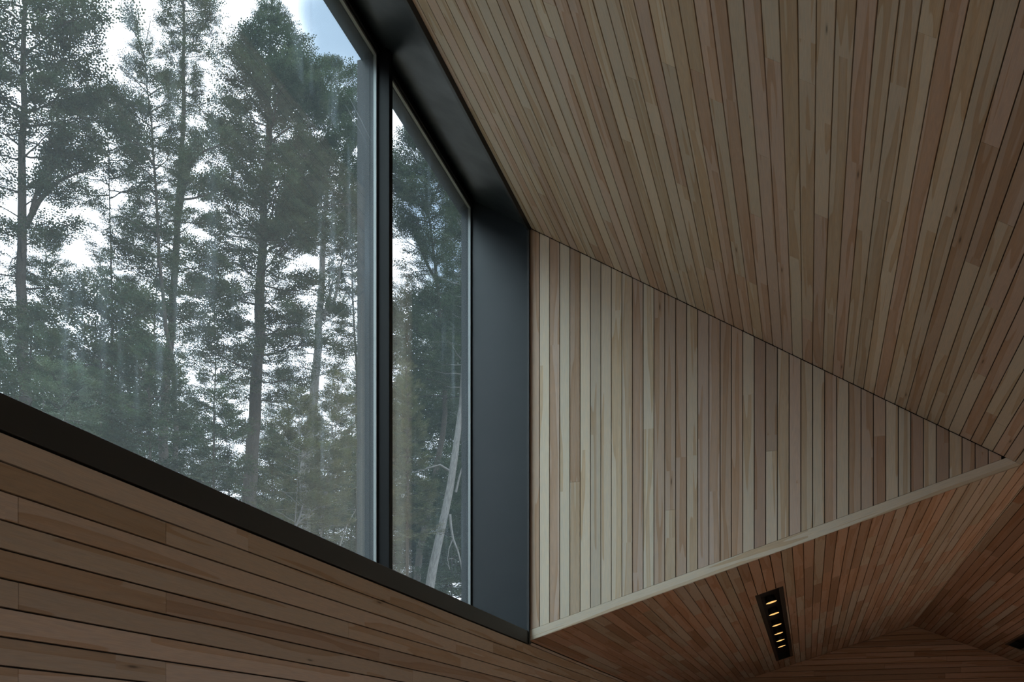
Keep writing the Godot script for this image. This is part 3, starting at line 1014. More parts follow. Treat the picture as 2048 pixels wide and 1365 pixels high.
func trees() -> Array:
	return [
	["beech_tree","tall beech with thick dark trunk and upward side limb at the window's left edge","",0.170,[Vector3(-15.46,-2.30,-15.65),Vector3(-15.46,6.37,-15.65),Vector3(-15.51,9.46,-15.60),Vector3(-15.49,11.23,-15.62),Vector3(-15.49,13.60,-15.62),Vector3(-15.48,16.30,-15.64),Vector3(-15.46,18.38,-15.65)],[Vector3(8.54,1.03,2.0),Vector3(9.46,1.03,3.0),Vector3(10.71,1.03,3.5),Vector3(11.54,1.24,2.5),Vector3(12.26,1.24,4.0),Vector3(12.78,1.55,6.0),Vector3(13.60,1.65,5.5),Vector3(14.54,1.71,5.0),Vector3(15.68,1.55,4.5),Vector3(18.27,0.62,4.0)],[[0.067,[Vector3(-15.46,10.98,-15.65),Vector3(-15.26,11.62,-15.84),Vector3(-14.99,12.12,-16.10),Vector3(-14.60,12.51,-16.46)]],[0.047,[Vector3(-15.38,11.32,-15.73),Vector3(-15.32,11.71,-15.79),Vector3(-15.16,12.23,-15.94),Vector3(-14.96,12.78,-16.13)]],[0.026,[Vector3(-15.49,13.45,-15.62),Vector3(-15.33,13.78,-15.78),Vector3(-15.16,14.06,-15.94)]]],0,0,1.00,30],
	["beech_tree","broad leafy beech between the thick edge trunk and the bare spike tree","",0.053,[Vector3(-15.53,-2.30,-18.30),Vector3(-15.53,8.14,-18.30),Vector3(-15.55,11.88,-18.28),Vector3(-15.63,15.47,-18.21)],[Vector3(11.18,0.70,3.0),Vector3(12.34,0.82,3.0),Vector3(13.27,0.99,6.0),Vector3(14.20,0.99,8.0),Vector3(15.01,0.58,7.0),Vector3(15.53,0.18,5.0)],[],0,0,1.00,30],
	["beech_tree","beech whose leader ends in a bare pointed spike above its crown","",0.078,[Vector3(-12.64,-2.30,-16.77),Vector3(-12.64,6.87,-16.77),Vector3(-12.80,9.14,-16.65),Vector3(-12.91,10.99,-16.56),Vector3(-13.03,13.14,-16.47),Vector3(-13.11,14.51,-16.40),Vector3(-13.02,15.30,-16.47)],[Vector3(9.34,0.83,3.0),Vector3(10.37,0.78,3.0),Vector3(11.40,0.62,3.0),Vector3(12.32,0.73,5.0),Vector3(13.14,0.73,6.0),Vector3(13.85,0.67,6.0),Vector3(14.46,0.47,4.0),Vector3(14.83,0.21,2.0)],[[0.026,[Vector3(-13.12,14.51,-16.40),Vector3(-13.20,14.84,-16.34),Vector3(-13.32,15.06,-16.24)]],[0.036,[Vector3(-12.98,12.32,-16.50),Vector3(-13.18,12.68,-16.35),Vector3(-13.40,12.81,-16.17)]]],0,0,1.00,30],
	["beech_tree","slender straight beech rising past the glass top just right of the spike tree","",0.149,[Vector3(-14.65,-2.30,-19.01),Vector3(-14.65,7.58,-19.01),Vector3(-14.58,9.26,-19.06),Vector3(-14.45,11.91,-19.16),Vector3(-14.31,15.18,-19.27),Vector3(-14.29,16.99,-19.28),Vector3(-14.34,20.09,-19.24)],[Vector3(9.98,1.19,3.0),Vector3(10.95,1.43,4.0),Vector3(12.15,1.20,3.0),Vector3(13.36,0.60,2.0),Vector3(15.06,0.42,2.0),Vector3(16.02,0.60,5.0),Vector3(17.11,0.74,6.0),Vector3(18.18,0.90,7.0),Vector3(19.97,0.72,5.0)],[[0.066,[Vector3(-14.43,12.52,-19.18),Vector3(-14.25,13.88,-19.31),Vector3(-14.04,14.53,-19.47),Vector3(-13.62,14.87,-19.76)]],[0.036,[Vector3(-14.36,13.37,-19.23),Vector3(-13.99,13.52,-19.50),Vector3(-13.71,13.76,-19.70)]]],0,0,1.00,30],
	["beech_tree","biggest cone-shaped beech, its full crown ending at the window top beside blue sky","",0.239,[Vector3(-14.14,-2.30,-21.82),Vector3(-14.14,6.04,-21.82),Vector3(-13.99,9.51,-21.92),Vector3(-13.88,12.71,-21.98),Vector3(-13.71,16.87,-22.09),Vector3(-13.62,20.38,-22.15)],[Vector3(9.51,1.20,3.0),Vector3(10.57,1.59,4.0),Vector3(11.91,1.86,5.0),Vector3(13.25,2.13,6.0),Vector3(14.32,2.33,6.0),Vector3(15.39,2.26,6.0),Vector3(16.46,2.00,6.5),Vector3(17.54,1.67,6.5),Vector3(18.61,1.13,6.0),Vector3(19.55,0.53,6.0),Vector3(20.35,0.08,6.0)],[[0.047,[Vector3(-13.82,13.79,-22.03),Vector3(-13.46,14.38,-22.24),Vector3(-13.01,14.71,-22.51)]]],0,0,1.00,30],
	["beech_tree","beech with pale forked trunk beside the grey outer fin of the mullion","",0.233,[Vector3(-15.38,-2.30,-26.91),Vector3(-15.38,8.59,-26.91),Vector3(-15.11,11.82,-27.07),Vector3(-14.90,16.02,-27.18),Vector3(-14.76,19.58,-27.26),Vector3(-14.58,22.34,-27.36)],[Vector3(11.49,1.12,3.0),Vector3(13.43,1.29,3.0),Vector3(15.37,0.96,2.0),Vector3(16.66,1.53,5.0),Vector3(17.96,1.69,6.0),Vector3(19.58,1.61,5.5),Vector3(21.20,1.13,5.0),Vector3(22.42,0.26,5.0)],[[0.088,[Vector3(-14.89,14.09,-27.19),Vector3(-14.69,14.91,-27.30),Vector3(-14.58,15.65,-27.36)]],[0.072,[Vector3(-14.80,14.26,-27.24),Vector3(-14.53,14.93,-27.39),Vector3(-14.36,16.08,-27.47),Vector3(-14.13,16.42,-27.59)]]],1,0,1.00,30],
	["beech_tree","beech with a leaning dark trunk and the highest crown in the narrow pane","",0.137,[Vector3(-11.38,-2.30,-26.67),Vector3(-11.38,5.28,-26.67),Vector3(-11.24,6.51,-26.73),Vector3(-10.92,8.50,-26.87),Vector3(-10.62,10.64,-26.99),Vector3(-10.73,13.51,-26.94),Vector3(-10.94,15.54,-26.86),Vector3(-11.17,17.36,-26.76),Vector3(-11.24,19.16,-26.73)],[Vector3(10.96,1.07,3.0),Vector3(12.18,1.53,5.0),Vector3(13.40,1.38,4.0),Vector3(14.62,1.22,2.5),Vector3(15.54,1.38,5.0),Vector3(16.60,1.53,8.0),Vector3(17.66,1.38,8.0),Vector3(18.42,0.84,7.0),Vector3(19.26,0.21,5.0)],[[0.054,[Vector3(-10.86,14.62,-26.89),Vector3(-11.17,15.22,-26.76),Vector3(-11.45,15.97,-26.64)]]],0,0,1.00,30],
	["beech_tree","beech with a pale grey leaning trunk and dead lower branches, near the steel jamb","",0.152,[Vector3(-9.17,-2.30,-22.18),Vector3(-9.17,3.87,-22.18),Vector3(-9.02,4.85,-22.24),Vector3(-8.70,6.52,-22.37),Vector3(-8.50,7.86,-22.44),Vector3(-8.37,9.14,-22.49),Vector3(-8.30,11.62,-22.52),Vector3(-8.36,13.90,-22.50)],[Vector3(9.08,0.63,3.0),Vector3(10.09,0.89,5.0),Vector3(11.36,0.76,4.0),Vector3(12.88,0.76,4.0),Vector3(14.15,0.51,5.0)],[[0.038,[Vector3(-8.63,7.24,-22.39),Vector3(-8.83,7.42,-22.31),Vector3(-9.13,7.34,-22.20),Vector3(-9.50,7.21,-22.04)]],[0.038,[Vector3(-8.66,6.16,-22.38),Vector3(-8.60,5.59,-22.41),Vector3(-8.45,5.15,-22.47),Vector3(-8.30,4.32,-22.52)]],[0.019,[Vector3(-8.59,5.55,-22.41),Vector3(-8.72,5.14,-22.36),Vector3(-8.66,4.76,-22.38)]],[0.032,[Vector3(-8.52,6.73,-22.44),Vector3(-8.36,7.43,-22.50),Vector3(-8.18,7.81,-22.56)]]],1,0,1.00,30],
	["young_beech","thin beech stem in the bright gap between the straight and the cone-shaped beech","",0.061,[Vector3(-17.14,-2.30,-24.62),Vector3(-17.14,9.03,-24.62),Vector3(-17.16,13.56,-24.61),Vector3(-17.14,15.08,-24.62)],[Vector3(11.14,1.36,6.0),Vector3(12.35,1.21,4.0),Vector3(13.87,0.91,3.0),Vector3(15.08,0.30,3.0)],[],0,0,1.00,30],
	["young_beech","bushy young beech with twiggy tip in the gap right of the thick edge trunk","",0.037,[Vector3(-12.44,-2.30,-14.36),Vector3(-12.44,5.49,-14.36),Vector3(-12.44,7.52,-14.36),Vector3(-12.45,9.22,-14.35)],[Vector3(6.42,1.11,6.0),Vector3(7.15,1.20,7.0),Vector3(7.98,0.97,7.0),Vector3(8.63,0.51,4.0),Vector3(9.22,0.07,3.0)],[],0,0,1.00,40],
	["young_beech","slim beech with a pale stem close behind the thick edge trunk","",0.053,[Vector3(-19.36,-2.30,-20.23),Vector3(-19.36,8.18,-20.23),Vector3(-19.36,11.10,-20.23),Vector3(-19.32,13.77,-20.26)],[Vector3(10.30,0.93,5.0),Vector3(11.63,0.93,5.0),Vector3(12.96,0.73,4.0),Vector3(14.03,0.33,4.0)],[],1,0,1.00,30],
	["young_beech","slim dark stem leaning close against the foot of the straight beech","",0.051,[Vector3(-14.27,-2.30,-18.04),Vector3(-14.27,7.00,-18.04),Vector3(-14.19,9.97,-18.10),Vector3(-14.09,12.27,-18.18),Vector3(-13.93,13.00,-18.30)],[Vector3(9.74,0.68,3.0),Vector3(10.89,0.57,3.0),Vector3(12.40,0.29,2.0)],[],0,0,1.00,30],
	["young_beech","small round-topped beech below the leafy gap left of the spike tree","",0.040,[Vector3(-17.33,-2.30,-20.71),Vector3(-17.33,8.13,-20.71),Vector3(-17.33,11.30,-20.71),Vector3(-17.27,12.63,-20.75)],[Vector3(9.45,0.92,6.0),Vector3(10.50,0.92,6.0),Vector3(11.56,0.79,5.0),Vector3(12.68,0.33,4.0)],[],0,0,1.00,30],
	["young_beech","dark thin beech stem rising right beside the grey mullion fin in the wide pane","",0.115,[Vector3(-15.25,-2.30,-30.39),Vector3(-15.25,10.58,-30.39),Vector3(-15.37,15.54,-30.33),Vector3(-15.47,19.26,-30.28)],[Vector3(13.42,1.06,4.0),Vector3(15.54,1.06,4.0),Vector3(17.67,1.06,5.0),Vector3(19.44,0.71,5.0)],[],0,0,1.00,30],
	["leafy_shrub","dense dark green shrub filling the window corner under the thick edge trunk","",0.030,[Vector3(-11.20,-2.30,-11.43),Vector3(-11.20,4.19,-11.43),Vector3(-11.20,5.40,-11.43),Vector3(-11.19,6.38,-11.44)],[Vector3(4.80,0.90,6.0),Vector3(5.40,0.83,5.0),Vector3(6.00,0.60,5.0),Vector3(6.42,0.23,6.0)],[],0,0,1.00,30],
	["leafy_shrub","pale grey-green shrub nearest the sill at the wide end of the sill","",0.019,[Vector3(-8.83,-2.30,-9.55),Vector3(-8.83,3.46,-9.55),Vector3(-8.82,4.27,-9.55),Vector3(-8.85,4.76,-9.52)],[Vector3(3.64,0.59,5.0),Vector3(4.14,0.59,5.5),Vector3(4.51,0.43,5.5),Vector3(4.80,0.12,7.0)],[],0,1,1.00,30],
	["leafy_shrub","dark green shrub at the foot of the straight beech","",0.034,[Vector3(-10.55,-2.30,-13.33),Vector3(-10.55,4.50,-13.33),Vector3(-10.55,5.85,-13.33),Vector3(-10.56,6.85,-13.32)],[Vector3(4.75,0.88,6.0),Vector3(5.59,0.88,5.0),Vector3(6.35,0.67,5.0),Vector3(6.85,0.25,6.0)],[],0,0,1.00,30],
	["leafy_shrub","dark green shrub left of the cone-shaped beech trunk, speckled with bright gaps","",0.032,[Vector3(-10.32,-2.30,-14.75),Vector3(-10.32,4.50,-14.75),Vector3(-10.30,5.96,-14.76),Vector3(-10.28,6.82,-14.77)],[Vector3(4.68,0.82,5.0),Vector3(5.59,0.86,4.0),Vector3(6.32,0.68,4.0),Vector3(6.82,0.23,5.0)],[],0,0,1.00,30],
	["leafy_shrub","olive shrub with curved dead grey branches right of the cone-shaped beech trunk","",0.031,[Vector3(-10.10,-2.30,-17.26),Vector3(-10.10,4.08,-17.26),Vector3(-10.03,5.95,-17.30),Vector3(-10.01,7.50,-17.31)],[Vector3(4.81,0.83,6.0),Vector3(6.05,0.77,6.0),Vector3(6.88,0.57,5.0),Vector3(7.55,0.21,4.0)],[[0.026,[Vector3(-10.10,4.70,-17.26),Vector3(-9.98,5.12,-17.33),Vector3(-9.91,5.49,-17.37),Vector3(-9.90,5.59,-17.38)]],[0.021,[Vector3(-10.13,4.75,-17.24),Vector3(-9.92,4.97,-17.36),Vector3(-9.66,5.25,-17.51)]]],1,2,1.00,30],
	["leafy_shrub","tall olive shrub around slanting grey stems next to the grey mullion fin","",0.049,[Vector3(-10.22,-2.30,-18.35),Vector3(-10.22,3.66,-18.35),Vector3(-10.05,5.41,-18.44),Vector3(-9.88,6.73,-18.53),Vector3(-9.80,8.26,-18.57)],[Vector3(4.75,0.65,6.0),Vector3(6.51,0.60,5.0),Vector3(7.60,0.55,4.0),Vector3(8.48,0.22,4.0)],[[0.027,[Vector3(-10.14,5.07,-18.39),Vector3(-10.00,6.17,-18.47),Vector3(-9.91,7.38,-18.52),Vector3(-9.89,7.65,-18.53)]],[0.022,[Vector3(-9.84,7.27,-18.55),Vector3(-9.67,7.45,-18.64),Vector3(-9.48,7.63,-18.74)]],[0.027,[Vector3(-9.84,4.33,-18.55),Vector3(-9.67,4.99,-18.64),Vector3(-9.46,5.44,-18.75)]]],1,2,1.00,30],
	["young_beech","light olive young beech with thin tip low beside the mullion in the narrow pane","",0.035,[Vector3(-8.81,-2.30,-20.16),Vector3(-8.81,3.89,-20.16),Vector3(-8.83,7.13,-20.15),Vector3(-8.88,9.03,-20.13)],[Vector3(5.05,0.69,6.0),Vector3(6.55,0.64,6.0),Vector3(7.59,0.56,6.0),Vector3(8.40,0.44,6.0),Vector3(9.03,0.09,4.0)],[],0,2,1.00,45],
	["leafy_shrub","dark shrub behind the pale leaning trunk at the bottom of the narrow pane","",0.041,[Vector3(-9.32,-2.30,-24.27),Vector3(-9.32,3.93,-24.27),Vector3(-9.32,5.71,-24.27),Vector3(-9.38,7.91,-24.25)],[Vector3(4.34,0.96,6.0),Vector3(5.44,0.96,7.0),Vector3(6.81,0.82,7.0),Vector3(7.98,0.41,6.0)],[],0,0,1.00,30],
	["beech_tree","small hazy beech in the far row behind the tall trees","far row of beeches",0.071,[Vector3(-24.77,-2.30,-23.29),Vector3(-24.77,7.46,-23.29),Vector3(-24.74,10.92,-23.32),Vector3(-24.79,14.04,-23.27)],[Vector3(8.56,1.33,5.0),Vector3(10.13,1.33,5.0),Vector3(11.70,1.18,4.0),Vector3(13.10,0.71,4.0),Vector3(14.04,0.16,3.0)],[],0,0,1.35,30],
	["beech_tree","small hazy beech in the far row behind the tall trees","far row of beeches",0.083,[Vector3(-28.17,-2.30,-27.69),Vector3(-28.17,8.41,-27.69),Vector3(-28.13,12.47,-27.73),Vector3(-28.19,16.14,-27.67)],[Vector3(9.70,1.57,5.0),Vector3(11.55,1.57,5.0),Vector3(13.39,1.38,4.0),Vector3(15.04,0.83,4.0),Vector3(16.14,0.18,3.0)],[],0,0,1.35,30],
	["beech_tree","small hazy beech in the far row behind the tall trees","far row of beeches",0.097,[Vector3(-30.66,-2.30,-32.94),Vector3(-30.66,8.51,-32.94),Vector3(-30.62,13.24,-32.98),Vector3(-30.69,17.52,-32.91)],[Vector3(10.01,1.83,5.0),Vector3(12.16,1.83,5.0),Vector3(14.31,1.61,4.0),Vector3(16.24,0.97,4.0),Vector3(17.52,0.21,3.0)],[],0,0,1.35,30],
	["beech_tree","small hazy beech in the far row behind the tall trees","far row of beeches",0.079,[Vector3(-24.46,-2.30,-27.09),Vector3(-24.46,7.12,-27.09),Vector3(-24.43,10.99,-27.12),Vector3(-24.49,14.49,-27.07)],[Vector3(8.35,1.49,5.0),Vector3(10.11,1.49,5.0),Vector3(11.87,1.32,4.0),Vector3(13.44,0.79,4.0),Vector3(14.49,0.18,3.0)],[],0,0,1.35,30],
	["beech_tree","small hazy beech in the far row behind the tall trees","far row of beeches",0.091,[Vector3(-27.74,-2.30,-31.54),Vector3(-27.74,6.62,-31.54),Vector3(-27.69,11.10,-31.58),Vector3(-27.76,15.15,-31.51)],[Vector3(8.04,1.73,5.0),Vector3(10.08,1.73,5.0),Vector3(12.11,1.52,4.0),Vector3(13.93,0.91,4.0),Vector3(15.15,0.20,3.0)],[],0,0,1.35,30],
	["beech_tree","small hazy beech in the far row behind the tall trees","far row of beeches",0.105,[Vector3(-31.21,-2.30,-36.46),Vector3(-31.21,9.25,-36.46),Vector3(-31.17,14.39,-36.51),Vector3(-31.25,19.04,-36.44)],[Vector3(10.88,1.98,5.0),Vector3(13.22,1.99,5.0),Vector3(15.55,1.75,4.0),Vector3(17.65,1.05,4.0),Vector3(19.04,0.23,3.0)],[],0,0,1.35,30],
	["beech_tree","small hazy beech in the far row behind the tall trees","far row of beeches",0.075,[Vector3(-21.61,-2.30,-26.25),Vector3(-21.61,5.10,-26.25),Vector3(-21.57,8.77,-26.28),Vector3(-21.63,12.10,-26.23)],[Vector3(6.27,1.42,5.0),Vector3(7.94,1.42,5.0),Vector3(9.61,1.25,4.0),Vector3(11.10,0.75,4.0),Vector3(12.10,0.17,3.0)],[],0,0,1.35,30],
	["beech_tree","small hazy beech in the far row behind the tall trees","far row of beeches",0.088,[Vector3(-24.08,-2.30,-31.31),Vector3(-24.08,7.38,-31.31),Vector3(-24.03,11.70,-31.35),Vector3(-24.11,15.61,-31.29)],[Vector3(8.75,1.67,5.0),Vector3(10.72,1.67,5.0),Vector3(12.68,1.47,4.0),Vector3(14.44,0.88,4.0),Vector3(15.61,0.20,3.0)],[],0,0,1.35,30],
	["beech_tree","small hazy beech in the far row behind the tall trees","far row of beeches",0.102,[Vector3(-26.50,-2.30,-36.37),Vector3(-26.50,6.68,-36.37),Vector3(-26.44,11.64,-36.41),Vector3(-26.53,16.14,-36.35)],[Vector3(8.26,1.92,5.0),Vector3(10.51,1.92,5.0),Vector3(12.77,1.69,4.0),Vector3(14.80,1.01,4.0),Vector3(16.14,0.23,3.0)],[],0,0,1.35,30],
	["beech_tree","small hazy beech in the far row behind the tall trees","far row of beeches",0.083,[Vector3(-20.49,-2.30,-30.21),Vector3(-20.49,5.20,-30.21),Vector3(-20.44,9.27,-30.24),Vector3(-20.52,12.96,-30.19)],[Vector3(6.49,1.57,5.0),Vector3(8.34,1.57,5.0),Vector3(10.19,1.39,4.0),Vector3(11.85,0.83,4.0),Vector3(12.96,0.18,3.0)],[],0,0,1.35,30],
	["beech_tree","small hazy beech in the far row behind the tall trees","far row of beeches",0.097,[Vector3(-22.02,-2.30,-35.77),Vector3(-22.02,5.08,-35.77),Vector3(-21.96,9.83,-35.80),Vector3(-22.05,14.13,-35.75)],[Vector3(6.59,1.83,5.0),Vector3(8.75,1.83,5.0),Vector3(10.90,1.62,4.0),Vector3(12.84,0.97,4.0),Vector3(14.13,0.22,3.0)],[],0,0,1.35,30],
	["beech_tree","small hazy beech in the far row behind the tall trees","far row of beeches",0.111,[Vector3(-24.55,-2.30,-41.25),Vector3(-24.55,8.80,-41.25),Vector3(-24.48,14.24,-41.29),Vector3(-24.59,19.17,-41.22)],[Vector3(10.53,2.10,5.0),Vector3(13.00,2.10,5.0),Vector3(15.47,1.85,4.0),Vector3(17.69,1.11,4.0),Vector3(19.17,0.25,3.0)],[],0,0,1.35,30],
	["beech_tree","small hazy beech in the far row behind the tall trees","far row of beeches",0.079,[Vector3(-17.02,-2.30,-29.43),Vector3(-17.02,3.44,-29.43),Vector3(-16.97,7.30,-29.46),Vector3(-17.05,10.81,-29.42)],[Vector3(4.67,1.49,5.0),Vector3(6.43,1.49,5.0),Vector3(8.18,1.32,4.0),Vector3(9.76,0.79,4.0),Vector3(10.81,0.18,3.0)],[],0,0,1.35,30],
	["beech_tree","small hazy beech in the far row behind the tall trees","far row of beeches",0.092,[Vector3(-18.63,-2.30,-34.83),Vector3(-18.63,6.08,-34.83),Vector3(-18.58,10.60,-34.86),Vector3(-18.67,14.70,-34.81)],[Vector3(7.52,1.75,5.0),Vector3(9.57,1.75,5.0),Vector3(11.62,1.54,4.0),Vector3(13.47,0.92,4.0),Vector3(14.70,0.21,3.0)],[],0,0,1.35,30],
	["beech_tree","small hazy beech in the far row behind the tall trees","far row of beeches",0.106,[Vector3(-20.51,-2.30,-40.05),Vector3(-20.51,5.07,-40.05),Vector3(-20.45,10.23,-40.08),Vector3(-20.55,14.92,-40.03)],[Vector3(6.71,1.99,5.0),Vector3(9.06,2.00,5.0),Vector3(11.41,1.76,4.0),Vector3(13.52,1.06,4.0),Vector3(14.92,0.23,3.0)],[],0,0,1.35,30],
	["beech_tree","small hazy beech in the far row behind the tall trees","far row of beeches",0.086,[Vector3(-15.54,-2.30,-33.03),Vector3(-15.54,4.52,-33.03),Vector3(-15.49,8.73,-33.05),Vector3(-15.57,12.55,-33.01)],[Vector3(5.86,1.63,5.0),Vector3(7.77,1.63,5.0),Vector3(9.68,1.44,4.0),Vector3(11.40,0.86,4.0),Vector3(12.55,0.19,3.0)],[],0,0,1.35,30],
	["beech_tree","small hazy beech in the far row behind the tall trees","far row of beeches",0.099,[Vector3(-17.78,-2.30,-38.05),Vector3(-17.78,10.92,-38.05),Vector3(-17.72,15.77,-38.08),Vector3(-17.82,20.17,-38.03)],[Vector3(12.47,1.87,5.0),Vector3(14.67,1.87,5.0),Vector3(16.87,1.65,4.0),Vector3(18.85,0.99,4.0),Vector3(20.17,0.22,3.0)],[],0,0,1.35,30],
	["beech_tree","small hazy beech in the far row behind the tall trees","far row of beeches",0.113,[Vector3(-19.75,-2.30,-43.75),Vector3(-19.75,6.71,-43.75),Vector3(-19.68,12.26,-43.78),Vector3(-19.80,17.29,-43.73)],[Vector3(8.47,2.14,5.0),Vector3(10.99,2.14,5.0),Vector3(13.52,1.89,4.0),Vector3(15.78,1.13,4.0),Vector3(17.29,0.25,3.0)],[],0,0,1.35,30],
	["beech_tree","small hazy beech in the far row behind the tall trees","far row of beeches",0.080,[Vector3(-13.67,-2.30,-31.13),Vector3(-13.67,9.58,-31.13),Vector3(-13.62,13.52,-31.15),Vector3(-13.70,17.09,-31.12)],[Vector3(10.84,1.52,5.0),Vector3(12.63,1.52,5.0),Vector3(14.41,1.34,4.0),Vector3(16.02,0.80,4.0),Vector3(17.09,0.18,3.0)],[],0,0,1.35,30],
	["beech_tree","small hazy beech in the far row behind the tall trees","far row of beeches",0.094,[Vector3(-15.21,-2.30,-36.45),Vector3(-15.21,4.91,-36.45),Vector3(-15.16,9.49,-36.48),Vector3(-15.25,13.65,-36.44)],[Vector3(6.37,1.77,5.0),Vector3(8.45,1.77,5.0),Vector3(10.53,1.56,4.0),Vector3(12.40,0.94,4.0),Vector3(13.65,0.21,3.0)],[],0,0,1.35,30],
	["beech_tree","small hazy beech in the far row behind the tall trees","far row of beeches",0.107,[Vector3(-16.67,-2.30,-41.80),Vector3(-16.67,12.73,-41.80),Vector3(-16.61,17.95,-41.82),Vector3(-16.72,22.69,-41.78)],[Vector3(14.39,2.02,5.0),Vector3(16.76,2.02,5.0),Vector3(19.14,1.78,4.0),Vector3(21.27,1.07,4.0),Vector3(22.69,0.24,3.0)],[],0,0,1.35,30],
	["beech_tree","small hazy beech in the far row behind the tall trees","far row of beeches",0.087,[Vector3(-13.35,-2.30,-33.97),Vector3(-13.35,3.78,-33.97),Vector3(-13.29,8.01,-33.99),Vector3(-13.38,11.87,-33.96)],[Vector3(5.12,1.64,5.0),Vector3(7.05,1.64,5.0),Vector3(8.98,1.44,4.0),Vector3(10.71,0.87,4.0),Vector3(11.87,0.19,3.0)],[],0,0,1.35,30],
	["beech_tree","small hazy beech in the far row behind the tall trees","far row of beeches",0.100,[Vector3(-14.53,-2.30,-39.41),Vector3(-14.53,6.13,-39.41),Vector3(-14.47,11.01,-39.43),Vector3(-14.57,15.45,-39.39)],[Vector3(7.68,1.89,5.0),Vector3(9.90,1.89,5.0),Vector3(12.12,1.66,4.0),Vector3(14.12,1.00,4.0),Vector3(15.45,0.22,3.0)],[],0,0,1.35,30],
	["beech_tree","small hazy beech in the far row behind the tall trees","far row of beeches",0.114,[Vector3(-16.49,-2.30,-45.08),Vector3(-16.49,14.61,-45.08),Vector3(-16.41,20.19,-45.11),Vector3(-16.53,25.27,-45.06)],[Vector3(16.39,2.16,5.0),Vector3(18.93,2.16,5.0),Vector3(21.46,1.90,4.0),Vector3(23.74,1.14,4.0),Vector3(25.27,0.25,3.0)],[],0,0,1.35,30],
	["beech_tree","small hazy beech in the far row behind the tall trees","far row of beeches",0.081,[Vector3(-11.09,-2.30,-32.14),Vector3(-11.09,5.32,-32.14),Vector3(-11.03,9.28,-32.16),Vector3(-11.12,12.87,-32.13)],[Vector3(6.58,1.53,5.0),Vector3(8.38,1.53,5.0),Vector3(10.18,1.35,4.0),Vector3(11.80,0.81,4.0),Vector3(12.87,0.18,3.0)],[],0,0,1.35,30],
	["beech_tree","tall beech of the wood beside the house, outside the frame","beeches outside the frame",0.150,[Vector3(-18.60,-2.30,-13.90),Vector3(-18.30,6.00,-14.10),Vector3(-18.50,18.61,-13.70)],[Vector3(-0.50,1.60,3.0),Vector3(5.00,2.40,3.5),Vector3(12.66,2.20,3.5),Vector3(18.61,0.60,4.0)],[],0,0,1.80,28],
	["beech_tree","tall beech of the wood beside the house, outside the frame","beeches outside the frame",0.150,[Vector3(-23.50,-2.30,-12.00),Vector3(-23.20,6.00,-12.20),Vector3(-23.40,19.21,-11.80)],[Vector3(-0.50,1.60,3.0),Vector3(5.00,2.40,3.5),Vector3(13.06,2.20,3.5),Vector3(19.21,0.60,4.0)],[],0,0,1.80,28],
	["beech_tree","tall beech of the wood beside the house, outside the frame","beeches outside the frame",0.150,[Vector3(-18.00,-2.30,-8.50),Vector3(-17.70,6.00,-8.70),Vector3(-17.90,19.48,-8.30)],[Vector3(-0.50,1.60,3.0),Vector3(5.00,2.40,3.5),Vector3(13.24,2.20,3.5),Vector3(19.48,0.60,4.0)],[],0,0,1.80,28],
	["beech_tree","tall beech of the wood beside the house, outside the frame","beeches outside the frame",0.150,[Vector3(-22.00,-2.30,-6.00),Vector3(-21.70,6.00,-6.20),Vector3(-21.90,20.21,-5.80)],[Vector3(-0.50,1.60,3.0),Vector3(5.00,2.40,3.5),Vector3(13.74,2.20,3.5),Vector3(20.21,0.60,4.0)],[],0,0,1.80,28],
	["beech_tree","tall beech of the wood beside the house, outside the frame","beeches outside the frame",0.150,[Vector3(-17.50,-2.30,-3.00),Vector3(-17.20,6.00,-3.20),Vector3(-17.40,19.20,-2.80)],[Vector3(-0.50,1.60,3.0),Vector3(5.00,2.40,3.5),Vector3(13.06,2.20,3.5),Vector3(19.20,0.60,4.0)],[],0,0,1.80,28],
	["beech_tree","tall beech of the wood beside the house, outside the frame","beeches outside the frame",0.150,[Vector3(-21.00,-2.30,0.50),Vector3(-20.70,6.00,0.30),Vector3(-20.90,20.11,0.70)],[Vector3(-0.50,1.60,3.0),Vector3(5.00,2.40,3.5),Vector3(13.68,2.20,3.5),Vector3(20.11,0.60,4.0)],[],0,0,1.80,28],
	["beech_tree","tall beech of the wood beside the house, outside the frame","beeches outside the frame",0.150,[Vector3(-18.00,-2.30,4.00),Vector3(-17.70,6.00,3.80),Vector3(-17.90,8.50,4.20)],[Vector3(-0.50,1.60,3.0),Vector3(5.00,2.40,3.5),Vector3(5.78,2.20,3.5),Vector3(8.50,0.60,4.0)],[],0,0,1.80,28],
	["beech_tree","tall beech of the wood beside the house, outside the frame","beeches outside the frame",0.150,[Vector3(-22.00,-2.30,7.00),Vector3(-21.70,6.00,6.80),Vector3(-21.90,8.50,7.20)],[Vector3(-0.50,1.60,3.0),Vector3(5.00,2.40,3.5),Vector3(5.78,2.20,3.5),Vector3(8.50,0.60,4.0)],[],0,0,1.80,28],
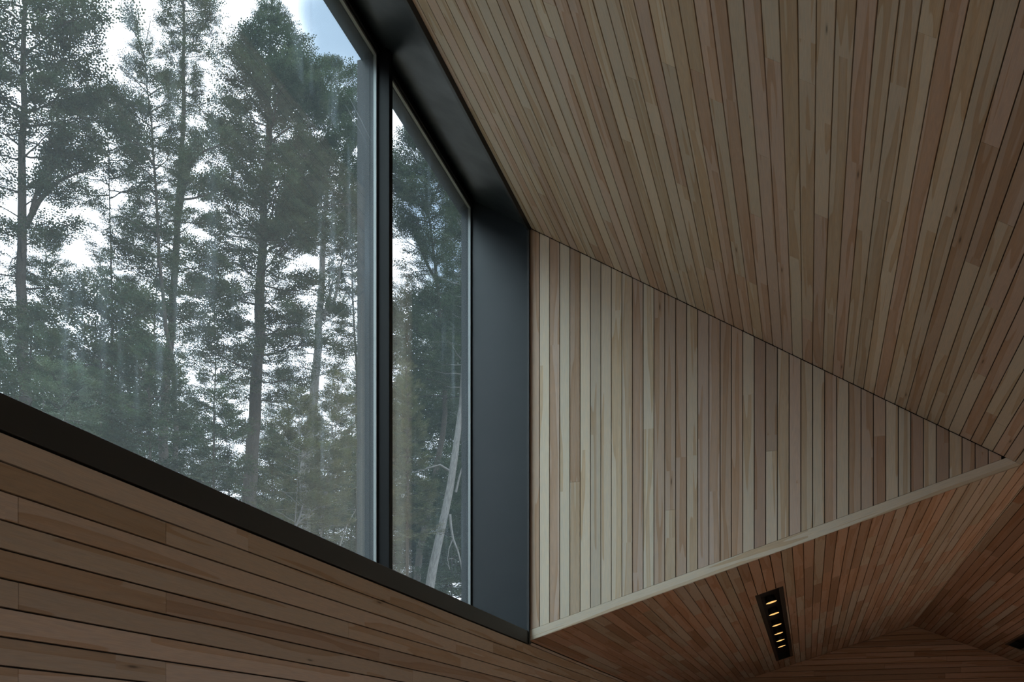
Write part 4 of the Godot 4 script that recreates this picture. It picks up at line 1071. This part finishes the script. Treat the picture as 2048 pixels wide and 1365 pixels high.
	["beech_tree","tall beech of the wood beside the house, outside the frame","beeches outside the frame",0.150,[Vector3(-17.00,-2.30,10.00),Vector3(-16.70,6.00,9.80),Vector3(-16.90,8.50,10.20)],[Vector3(-0.50,1.60,3.0),Vector3(5.00,2.40,3.5),Vector3(5.78,2.20,3.5),Vector3(8.50,0.60,4.0)],[],0,0,1.80,28],
	["beech_tree","tall beech of the wood beside the house, outside the frame","beeches outside the frame",0.150,[Vector3(-20.00,-2.30,14.00),Vector3(-19.70,6.00,13.80),Vector3(-19.90,8.50,14.20)],[Vector3(-0.50,1.60,3.0),Vector3(5.00,2.40,3.5),Vector3(5.78,2.20,3.5),Vector3(8.50,0.60,4.0)],[],0,0,1.80,28],
	["beech_tree","tall beech of the wood beside the house, outside the frame","beeches outside the frame",0.150,[Vector3(-14.00,-2.30,15.50),Vector3(-13.70,6.00,15.30),Vector3(-13.90,8.50,15.70)],[Vector3(-0.50,1.60,3.0),Vector3(5.00,2.40,3.5),Vector3(5.78,2.20,3.5),Vector3(8.50,0.60,4.0)],[],0,0,1.80,28],
	["beech_tree","tall beech of the wood beside the house, outside the frame","beeches outside the frame",0.150,[Vector3(-26.00,-2.30,-9.50),Vector3(-25.70,6.00,-9.70),Vector3(-25.90,15.65,-9.30)],[Vector3(-0.50,1.60,3.0),Vector3(5.00,2.40,3.5),Vector3(10.64,2.20,3.5),Vector3(15.65,0.60,4.0)],[],0,0,1.80,28],
	["beech_tree","tall beech of the wood beside the house, outside the frame","beeches outside the frame",0.150,[Vector3(-26.00,-2.30,-1.50),Vector3(-25.70,6.00,-1.70),Vector3(-25.90,17.83,-1.30)],[Vector3(-0.50,1.60,3.0),Vector3(5.00,2.40,3.5),Vector3(12.12,2.20,3.5),Vector3(17.83,0.60,4.0)],[],0,0,1.80,28],
	["beech_tree","tall beech of the wood beside the house, outside the frame","beeches outside the frame",0.150,[Vector3(-26.00,-2.30,10.00),Vector3(-25.70,6.00,9.80),Vector3(-25.90,8.50,10.20)],[Vector3(-0.50,1.60,3.0),Vector3(5.00,2.40,3.5),Vector3(5.78,2.20,3.5),Vector3(8.50,0.60,4.0)],[],0,0,1.80,28],
	]
